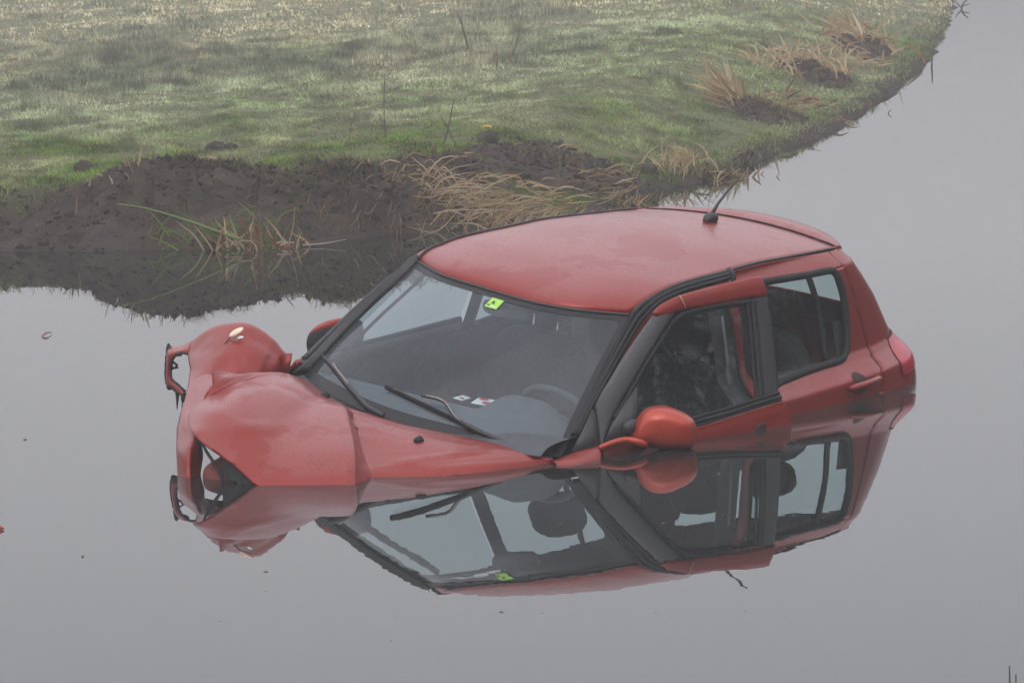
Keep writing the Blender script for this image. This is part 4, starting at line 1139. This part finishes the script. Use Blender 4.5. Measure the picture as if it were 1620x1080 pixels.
# scuttle panel under the windscreen
hb = resample(D['hood_back'], 40)
gb40 = resample(gb, 40)
cw = band((gb40 + A((.004, 0, -.010)))[:39], (hb + A((-.004, 0, -.022)))[:39], 39, 4, -.004, (0, 0, 1))
grid_obj('scuttle_panel', cw, TRIM, car, solid=.006)

# bonnet, buckled: columns run from the windscreen to the torn or submerged front
HBk, HFr = D['hood_back'], D['hood_front']
rowsv = [0, .14, .3, .5, .7, .86, 1.0, 1.28]
cols_ = []
bul = [.000, .032, .056, .075, .085, .080, .070, .070, .015, .034, .030, .010]      # how far each column bellies up
side = [0, 0, 0, 0, 0, 0, 0, .026, -.014, 0, 0, 0]
for c_ in range(12):
    b0, f0 = HBk[c_], HFr[c_]; col_ = []
    for v in rowsv:
        q = b0*(1-v) + f0*v
        bb_ = (4*min(v, 1)*(1-min(v, 1)))**.8
        q = q + A((.25, .15, 1))*bul[c_]*bb_ + A((0, 1, 0))*side[c_]*bb_
        if v > 1:
            q = f0 + A((.012, .012, -.012))
            if c_ == 6: q = f0 + A((.01, .05, -.03))
            if c_ in (7, 8, 9): q = f0 + A((.14, .10, -.12))
            if c_ in (10, 11): q = f0 + A((.02, .07, -.14))
        col_.append(q)
    if c_ == 0:
        ht = D['hood_top']
        col_ = [b0, ht[2]*.55 + b0*.45, ht[2], ht[1], ht[0]*.5+ht[1]*.5, ht[0], f0, f0 + A((.02, .02, -.02))]
    cols_.append(col_)
HN = np.array(cols_).transpose(1, 0, 2)
# three smooth fields meeting in two sharp folds
HG = np.concatenate([net(list(HN[:, :8]), 90, 84), net(list(HN[:, 7:9]), 90, 12)[:, 1:], net(list(HN[:, 8:]), 90, 44)[:, 1:]], axis=1)
NCH = HG.shape[1]
# small panel-beaten unevenness
nn = normals(HG); uu, vv = np.meshgrid(np.linspace(0, 1, NCH), np.linspace(0, 1, 90))
wob = (fbm(uu*7, vv*5, 301, 3) - .5)*.012 + (fbm(uu*16, vv*9, 311, 2) - .5)*.003
def crease(u0, v0, u1, v1, w_, h_):
    dx, dy = u1-u0, v1-v0; L2 = dx*dx + dy*dy; t = np.clip(((uu-u0)*dx + (vv-v0)*dy)/L2, 0, 1)
    q = np.hypot(uu - u0 - t*dx, (vv - v0 - t*dy)*.6); return h_*np.maximum(0, 1 - q/w_)*np.sin(math.pi*np.clip(t, .08, .92))
wob += crease(.22, .85, .44, .60, .05, .007) + crease(.30, .97, .52, .40, .028, .007) + crease(.16, .52, .46, .20, .030, -.006) + crease(.66, .05, .74, .42, .03, .008) + crease(.40, .30, .56, .12, .035, -.007) + crease(.72, .75, .93, .45, .03, .006)
wob *= np.minimum(1, vv*5)
HG = HG + nn*(wob*np.sign(nn[..., 2:3].mean()))[..., None]
hood = grid_obj('bonnet', HG, PAINT, car, solid=.006, offset=-1)
hood['label'] = 'crumpled red bonnet with a diagonal fold'
hf = hood
def on_hood(C):
    P = HG.reshape(-1, 3); return P[np.argmin(((P - A(C))**2).sum(1))]
for C_ in ((1.11, .261, .942), (.945, -.34, .99)):
    q = on_hood(C_)
    mb = MB(); mb.add(*blob_vf(q + A((0, 0, .008)), (.022, .020, .014), 14, 8)); mb.add(*blob_vf(q + A((-.006, 0, .018)), (.010, .012, .007), 10, 6))
    mb.build('washer_nozzle', RUBBER, hood)
# dark dropped leaf bits along the bonnet's rear edge
# crumpled far wing
f3 = D['fen3'] + np.linspace(0, 1, 8)[:, None]**.5*A((-.05, -.05, -.06))
FR = [D['fen0'] + (D['fen0'] - D['fen1'])*.5 + A((0, 0, -.10)), D['fen0'], D['fen1'], D['fen2'], f3, f3 + A((.02, .03, -.06))]
FG = net(FR, 60, 60)
fn = normals(FG); uu, vv = np.meshgrid(np.linspace(0, 1, 60), np.linspace(0, 1, 60))
FG = FG + fn*((fbm(uu*5, vv*4, 401, 3)-.5)*.018 + .007*np.maximum(0, 1 - np.abs(uu - .30 - .25*vv)/.07)*np.sin(math.pi*vv) - .004*np.maximum(0, 1 - np.abs(uu - .72 + .2*vv)/.06)*np.sin(math.pi*vv))[..., None]
fender = grid_obj('wing', FG, PAINT, car, solid=.005, offset=0)
fender['label'] = 'far front wing buckled up into a dome'
BG = net([D['band_out'] + A((.0, -.0, -.0)), D['band_mid'], D['band_in'], D['band_in'] + A((-.02, .02, -.05))], 20, 60)
bn = normals(BG); uu, vv = np.meshgrid(np.linspace(0, 1, 60), np.linspace(0, 1, 20))
BG = BG + bn*((fbm(uu*6, vv*3, 411, 3)-.5)*.016)[..., None]
grid_obj('wing_strip', BG, PAINT, fender, solid=.006, offset=0)
PG = net([D['piece_out'], (D['piece_out']+D['piece_in'])/2 + A((.02, .01, 0)), D['piece_in']], 8, 40)
pc = grid_obj('torn_strip', PG, PAINT, fender, solid=.007, offset=0)
mb = MB()
Po = resample(D['piece_out'], 40); Pi = resample(D['piece_in'], 40)
mb.add(*tube_vf(Pi + A((.004, 0, 0)), .003 + .005*fbm(np.arange(40)*.9, np.zeros(40), 5, 2), 7))
mb.add(*tube_vf(Po[12:] + A((.003, 0, 0)), .003 + .006*fbm(np.arange(28)*.8, np.ones(28), 6, 2), 7))
mb.add(*blob_vf(Po[14], (.010, .010, .024), 10, 8)); mb.add(*blob_vf(Po[28], (.012, .014, .016), 10, 8)); mb.add(*blob_vf(Po[39] + A((0, .0, -.004)), (.016, .016, .022), 10, 8))
mb.add(*tube_vf([Po[33], Po[33] + A((.0, .002, -.035)), Po[33] + A((.0, .002, -.075))], [.010, .006, .0015], 6))
mb.add(*tube_vf([Po[37], Po[37] + A((.0, .002, -.03)), Po[37] + A((.0, .002, -.07))], [.004, .003, .001], 6))
for i_, dz in ((10, .02), (16, -.02), (20, .025)):
    mb.add(*tube_vf([Pi[i_], Pi[i_] + A((.01, .028, dz*.3)), Pi[i_] + A((.01, .036, dz))], [.006, .005, .004], 6))
mb.build('torn_edge', HOLE, pc)
TB = D['tab']
tbm = obj('wing_tab', list(TB) + [TB.mean(0) + A((.012, .004, 0))], [(i, (i+1) % 6, 6) for i in range(6)], PAINT, fender, solid=.006)
# side indicator hanging out of the wing, still lit
ic = D['indicator'][0]
Wd = A((-.6, .79, .0)); Wd = A((-.599, .795, .091)); Vd = A((.79, .57, .2))       # picture-right and towards-the-viewer directions at the wing
Ud = A((-.037, -.141, .989))
ax = Wd*.80 + Ud*.42 + Vd*.1; ax /= np.linalg.norm(ax)
nz = Vd*.55 + Ud*.75; nz -= ax*(nz @ ax); nz /= np.linalg.norm(nz); by = np.cross(nz, ax)
Mi = np.stack([ax, by, nz], 1)
ind = obj('indicator_lamp', *blob_vf(ic + nz*.020, (.034, .017, .009), 20, 10, M=Mi), LENS, fender)
obj('lamp_socket', *blob_vf(ic - nz*.004 + Wd*.004 - Ud*.014, (.018, .012, .016), 14, 8, M=Mi), CHROME, ind)
obj('lamp_bulb', *blob_vf(ic + nz*.028 + Wd*.0, (.006, .005, .005), 10, 6, M=Mi), GLOW, ind)
tube('lamp_wire', [ic - Wd*.03, ic - Wd*.055 - Ud*.03 + Vd*.02, ic - Wd*.080 - Ud*.075 + Vd*.03], .0022, RUBBER, ind, 5)

# what shows of the engine bay below the lifted bonnet edge
e0, e1 = A(D['hood_front'][4]), A(D['hood_front'][6])
bay = MB()
Gb = np.stack([resample([e0 + A((-.02, 0, -.03)), (e0+e1)/2 + A((-.03, 0, -.03)), e1 + A((-.02, .05, -.04))], 16),
               resample([e0 + A((-.24, -.02, -.05)), (e0+e1)/2 + A((-.26, -.02, -.10)), e1 + A((-.22, .05, -.10))], 16),
               resample([e0 + A((-.30, .0, -.20)), (e0+e1)/2 + A((-.30, 0, -.22)), e1 + A((-.24, .05, -.18))], 16)])
bay.add(Gb.reshape(-1, 3), gfaces(3, 16))
bay.add(*blob_vf(e0*.35 + e1*.65 + A((-.10, 0, -.06)), (.10, .09, .05), 14, 8)); bay.add(*blob_vf(e0*.7 + e1*.3 + A((-.10, .0, -.07)), (.05, .05, .03), 12, 8))
Gc = np.stack([resample([e0*.75 + e1*.25 + A((-.012, 0, -.008)), e0*.4+e1*.6 + A((-.012, 0, -.008)), e1 + A((-.012, 0, -.008))], 22), resample([e0*.62 + e1*.38 + A((.0, 0, -.085)), e0*.45+e1*.55 + A((.02, .0, -.075)), e1 + A((.01, .02, -.05))], 22)])
Gc[1] += (np.stack([fbm(np.arange(22)*.9, np.zeros(22), 3, 2), np.zeros(22), fbm(np.arange(22)*.8, np.zeros(22), 8, 2)], 1) - .4)*A((.03, 0, .05))
bay.add(net(list(Gc), 5, 22).reshape(-1, 3), gfaces(5, 22))
bay.build('engine_bay', HOLE, car)
red1 = np.stack([resample([e0*.85+e1*.15 + A((-.12, -.02, -.085)), e0*.5+e1*.5 + A((-.14, 0, -.06)), e0*.15+e1*.85 + A((-.12, 0, -.035))], 14),
                 resample([e0*.90+e1*.10 + A((-.04, -.02, -.125)), e0*.55+e1*.45 + A((-.05, 0, -.095)), e0*.2+e1*.8 + A((-.05, 0, -.055))], 14),
                 resample([e0*.88+e1*.12 + A((-.02, -.02, -.165)), e0*.55+e1*.45 + A((-.02, 0, -.13)), e0*.25+e1*.75 + A((-.02, 0, -.08))], 14)])
grid_obj('inner_wing', net(list(red1), 10, 14), INNER, car, solid=.01)
tube('cable', [e0 + A((-.005, .0, -.01)), e0*.9+e1*.1 + A((.01, .02, -.045)), e0*.68+e1*.32 + A((.02, .02, -.075)), e0*.55+e1*.45 + A((.03, .02, -.125))], [.004, .006, .007, .007], RUBBER, car, 8)

# near wing: the little that stands out of the water, with its black corner piece
fl = D['fen_left']
top_ = resample(fl[:3], 20); bot_ = resample(fl[[5, 4, 3]], 20)
Gf = np.concatenate([band(top_, bot_, 20, 8, .012, (0, .8, .5)), (bot_ + A((.0, .02, -.06)))[None], (bot_ + A((.0, .03, -.3)))[None]])
nearw = grid_obj('wing', Gf, PAINT, car, solid=.006); nearw['label'] = 'corner of the near front wing above the water'
gp = D['garnish']; obj('wing_corner_trim', list(gp) + [gp.mean(0) + A((0, .008, 0))], [(i, (i+1) % 7, 7) for i in range(7)], TRIM, nearw, solid=.008)

# ---- front door on the near side, forced open
def drow(key): return D[key]
bl = resample(D['d_belt'], 40)
rows = []
for k, (dy, dz) in enumerate(((0, 0), (.004, -.012), (.014, -.035), (.024, -.07), (.040, -.12), (.05, -.2), (.05, -.35), (.03, -.5))):
    fx = np.linspace(0, 1, 40)
    rows.append(bl + np.stack([-.028*fx*min(1, k/4) + 0*fx, np.full(40, dy), np.full(40, dz)], 1))
DG = net(rows, 40, 40)
door = grid_obj('front_door', DG, PAINT, car, solid=.02, offset=-1)
door['label'] = 'near front door standing ajar'
OUT = A((.2, .9, .35))
grid_obj('door_frame', band(D['d_top_u'], D['d_top_l'], 50, 7, .005, (0, .75, .6)), PAINT, door, solid=.008)
grid_obj('pillar_trim', band(D['d_sash_l'], D['d_sash_r'], 40, 7, .010, OUT), SASH, door, solid=.010)
grid_obj('pillar_trim', band(D['d_bs_l'], D['d_bs_r'], 40, 7, .006, OUT), TRIM, door, solid=.010)
gp = D['d_glass'] - A((.004, .016, .006))
gv = [gp.mean(0)] + list(resample(np.vstack([gp, gp[:1]]), 60)[:-1])
dgl = obj('window_glass', gv, [(0, 1+i, 1+(i+1) % 59) for i in range(59)], SIDEGLASS, door, smooth=False)
sa = D['d_sail'] + A((0, .004, 0)); obj('mirror_sail', list(sa), [tuple(range(6))], TRIM, door, solid=.014)
mb = MB()
P = resample(D['d_seal'], 40); mb.add(*tube_vf(P + A((0, .006, .006)), .0085, 8)); mb.add(*tube_vf(P + A((0, .010, -.010)), .0085, 8)); mb.add(*tube_vf(P + A((0, -.004, .020)), .008, 8))
P = resample(D['d_seal_top'], 40); mb.add(*tube_vf(P + A((0, .002, -.006)), .0085, 8)); mb.add(*tube_vf(P + A((0, -.006, -.020)), .006, 8))
P = resample(D['d_seal_rear'], 40); mb.add(*tube_vf(P + A((.004, .002, 0)), .010, 8)); mb.add(*tube_vf(P + A((.026, -.006, 0)), .007, 8)); mb.add(*tube_vf(P + A((-.014, .006, 0)), .006, 8))
P = resample(D['d_seal_front'], 40); mb.add(*tube_vf(P + A((0, .002, -.003)), .007, 8))
mb.build('window_seal', RUBBER, door)
tube('door_edge', [q + A((.0, .002, 0)) for q in resample([D['d_sash_l'][4], D['d_sash_l'][5], D['d_sash_l'][6], D['d_sash_l'][6] + A((.02, .04, -.08))], 20)], .006, RUBBER, door, 6)
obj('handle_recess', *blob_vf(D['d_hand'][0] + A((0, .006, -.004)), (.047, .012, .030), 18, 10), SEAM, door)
tube('straw_blade', D['d_tape'] + A((0, .014, .010)), .0022, mat('straw', (.42, .34, .2), .8), door, 5)
# inner door card
ci = np.stack([bl + A((-.02, -.05, .0)), bl + A((-.02, -.09, -.03)), bl + A((-.02, -.10, -.4))])
grid_obj('door_card', net(list(ci), 8, 30), PLAST, door, solid=.01)

# ---- mirrors
def mirror(pts, depth_dir, depth, parent, back, name='side_mirror'):
    c = pts.mean(0); n_ = len(pts); P = resample(np.vstack([pts, pts[:1]]), 49)[:-1]; rows = []
    dd = A(depth_dir); dd /= np.linalg.norm(dd)
    for t in np.linspace(0, 1, 12):
        s_ = math.cos(t*math.pi/2)**.62; rows.append(c + (P - c)*s_ + dd*depth*math.sin(t*math.pi/2))
    rows = [c + (P-c)*.90 - dd*back, c + (P-c)*.97 - dd*back, c + (P-c)*1.0 - dd*back*.6] + rows
    Gm = np.stack(rows)
    mo = obj(name, Gm.reshape(-1, 3), gfaces(len(rows), 48, wrap=True), PAINT_CLEAN, parent)
    g = [c - dd*back] + list(rows[1] - dd*.004)
    obj('mirror_glass', g, [(0, 1+(i+1) % 48, 1+i) for i in range(48)], CHROME, mo)
    return mo
ml = mirror(D['mir'], (.80, .52, .12), .075, door, .035)
tube('mirror_arm', resample(D['mir_stalk'], 16) + A((0, 0, .006)), np.linspace(.012, .016, 16), PAINT_CLEAN, ml, 10)
obj('mirror_foot', *blob_vf(D['mir_stalk'][2] + A((-.06, -.02, .045)), (.05, .03, .03), 14, 8), TRIM, ml)

# ---- far side doors (front) with window opening
FD = {}
zb = 1.03
def far_pt(x, z, dy=0): return A((x, -(float(side_y(np.array([x]), np.array([z]))[0]) + dy), z))
low = [[far_pt(x, z) for x in np.linspace(.66, -.42, 24)] for z in (.35, .6, .8, .93, .985, 1.015, 1.035)]
fd = grid_obj('front_door', np.array(low), PAINT, car, solid=.02, offset=0); fd['label'] = 'shut front door on the far side'
cardf = [[far_pt(x, z, -.06 - .02*(z < 1.0)) for x in np.linspace(.66, -.42, 24)] for z in (.5, .8, .98, 1.025, 1.04)]
cardf[-1] = [far_pt(x, 1.04, -.01) for x in np.linspace(.66, -.42, 24)]
grid_obj('door_card', np.array(cardf), PLAST, fd)
edge = [far_pt(.62, 1.04), far_pt(.35, 1.22), far_pt(.16, 1.33), far_pt(.02, 1.375), far_pt(-.2, 1.39), far_pt(-.42, 1.39)]
tube('window_frame', resample(edge, 40), .011, PLAST, fd, 8)
Pa = resample(D['pilR_in'], 20); grid_obj('pillar_cladding', band(Pa + A((-.02, .03, -.03)), Pa + A((-.075, .000, -.055)), 20, 4, .008, (.4, .6, -.3)), LINING, fd)
tube('window_seal', [far_pt(.62, 1.04), far_pt(.1, 1.04), far_pt(-.42, 1.045)], .014, RUBBER, fd, 8)
gl_ = [far_pt(.30, 1.12)] + [far_pt(.62, 1.04), far_pt(-.42, 1.04), far_pt(-.42, 1.385)] + [A(e) for e in edge[::-1][1:-1]]
gv = np.array(gl_); obj('window_glass', gv, [(0, 1+i, 1+(i+1) % (len(gv)-1)) for i in range(len(gv)-1)], SIDEGLASS, fd, smooth=False)
mr_ = mirror(D['mirr'], (.86, -.42, .1), .06, fd, .05)
mr_.data.materials.clear(); mr_.data.materials.append(PAINT); mr_.data.materials.append(TRIM)
for p_ in mr_.data.polygons:
    c_ = p_.center
    if c_[2] < 1.128 + (c_[1] + .76)*.5: p_.material_index = 1

# ---- cabin
def dsh(y): return .52 - .06*abs(y)
dG = []
for y in np.linspace(-.66, .66, 34):
    hump = .088*math.exp(-((y-.36)/.17)**4) if abs(y-.36) < .4 else 0
    dG.append([A((.97 - .25*abs(y)**2, y, .955)), A((.80, y, .985)), A((.66, y, .992 + hump*.4)), A((.56, y, .985 + hump)), A((.50, y, .955 + hump)), A((.47, y, .90)), A((.46, y, .70))])
dash = grid_obj('dashboard', net(dG, 50, 30), DASH, car)
sw = MB(); cs = A((.30, .36, .93)); aa = np.linspace(0, 2*math.pi, 40)
ring = [cs + A((.10*math.sin(a), .185*math.cos(a), .155*math.sin(a))) for a in aa]
sw.add(*tube_vf(ring, .015, 8, cap=False)); sw.add(*blob_vf(cs + A((.03, 0, -.02)), (.05, .08, .06), 14, 8))
for a in (0, math.pi, -math.pi/2): sw.add(*tube_vf([cs + A((.02, 0, -.01)), cs + A((.10*math.sin(a), .185*math.cos(a), .155*math.sin(a)))], .014, 6))
sw.build('steering_wheel', PLAST, car)
def seat(x, y, posts=.10):
    Mx = np.array(Matrix.Rotation(R_(16), 3, 'Y').inverted())
    bk, f_ = blob_vf((0, 0, .30), (.075, .245, .36), 24, 16, e=.55, M=None)
    bk = bk @ Mx.T + A((x, y, .42))
    st = obj('seat', bk, f_, CLOTH, car)
    V, F = blob_vf((x + .28, y, .44), (.30, .25, .09), 20, 10, e=.6); obj('seat_cushion', V, F, CLOTH, st)
    hp = A((0, 0, .66 + posts)) @ Mx.T + A((x, y, .42))
    V, F = blob_vf((0, 0, 0), (.055, .135, .095), 20, 12, e=.7); hr = obj('headrest', V @ Mx.T + hp + A((0, 0, .085)), F, CLOTH, st)
    for s_ in (-1, 1):
        tube('headrest_post', [hp + A((.0, s_*.062, .02)), hp + A((.03, s_*.062, -.13))], .0065, CHROME, hr, 8)
    return st
seat(-.36, -.345, .06); seat(-.40, .355, .02)
V, F = blob_vf((-1.12, 0, .82), (.085, .60, .30), 30, 14, e=.45); rs_ = obj('rear_seat', V, F, CLOTH, car)
for y in (-.33, .33):
    V, F = blob_vf((-1.17, y, 1.17), (.05, .13, .075), 18, 10, e=.7); obj('headrest', V, F, CLOTH, rs_)
# headlining: an inner shell under the roof
hl = ROOF[2:-2, 2:-2].copy(); hl[..., 2] -= .038
grid_obj('headlining', hl, LINING, car)
# inner cladding of rear quarters and pillars so that the cabin reads dark
for sgn in (1, -1):
    cl = SH[:44, 24:44].copy(); cl[..., 1] *= .955; cl[..., 0] += .03; cl[..., 1] *= sgn
    grid_obj('quarter_cladding', cl, PLAST, car)
    pz = np.linspace(.4, 1.40, 12)
    a_ = np.stack([np.full(12, -.36) - .03*(pz-1), sgn*(side_y(np.full(12, -.4), pz) - .06), pz], 1)
    grid_obj('pillar_cladding', band(a_, a_ + A((-.12, sgn*.02, 0)), 12, 4, .006, (0, -sgn, 0)), PLAST, car)
tube('seat_belt', [A((-.415, .610, 1.30)), A((-.425, .640, 1.14)), A((-.43, .672, .96))], .016, mat('grey seat belt', (.22, .23, .23), .8), car, 6, squash=.2)
# mirror on the windscreen
V, F = blob_vf((.250, .02, 1.318), (.018, .115, .032), 22, 10, e=.6); rv = obj('rear_view_mirror', V, F, mat('grey mirror shell', (.15, .15, .15), .6), car)
tube('mirror_stem', [A((.22, .02, 1.33)), wsc(.53, .10, -.01)], .010, PLAST, rv, 6)

# paper cards left on the dashboard (loose things)
def card(loc, size, rz, ry, label, marks):
    x_, y_ = size
    root = car.matrix_world @ Matrix.Translation(loc) @ Matrix.Rotation(rz, 4, 'Z') @ Matrix.Rotation(ry, 4, 'Y')
    gq = np.array([[(a_, b_, .004*math.sin(a_*30)) for a_ in np.linspace(-x_/2, x_/2, 9)] for b_ in np.linspace(-y_/2, y_/2, 7)])
    o = grid_obj('paper_card', gq, WHITE, solid=.0015); o.matrix_world = root
    for cx_, cy_, r1, r2_ in marks:
        aa_ = np.linspace(0, 2*math.pi, 20, endpoint=False)
        c = [(cx_ + r1*math.cos(t_), cy_ + r2_*math.sin(t_), .0035 + .004*math.sin((cx_ + r1*math.cos(t_))*30)) for t_ in aa_]
        obj('printed_mark', c, [tuple(range(20))], REDINK, o, smooth=False)
    return tag(o, label, 'paper', 'papers on the dashboard')
card((.440, .085, .985), (.075, .10), .2, .2, 'white card with red blots propped beside the steering wheel', ((.018, .016, .015, .026), (-.020, -.02, .011, .022)))
card((.46, -.02, .985), (.05, .05), -.2, .2, 'small white scrap with a red mark left of the larger card', ((.008, .008, .009, .013),))
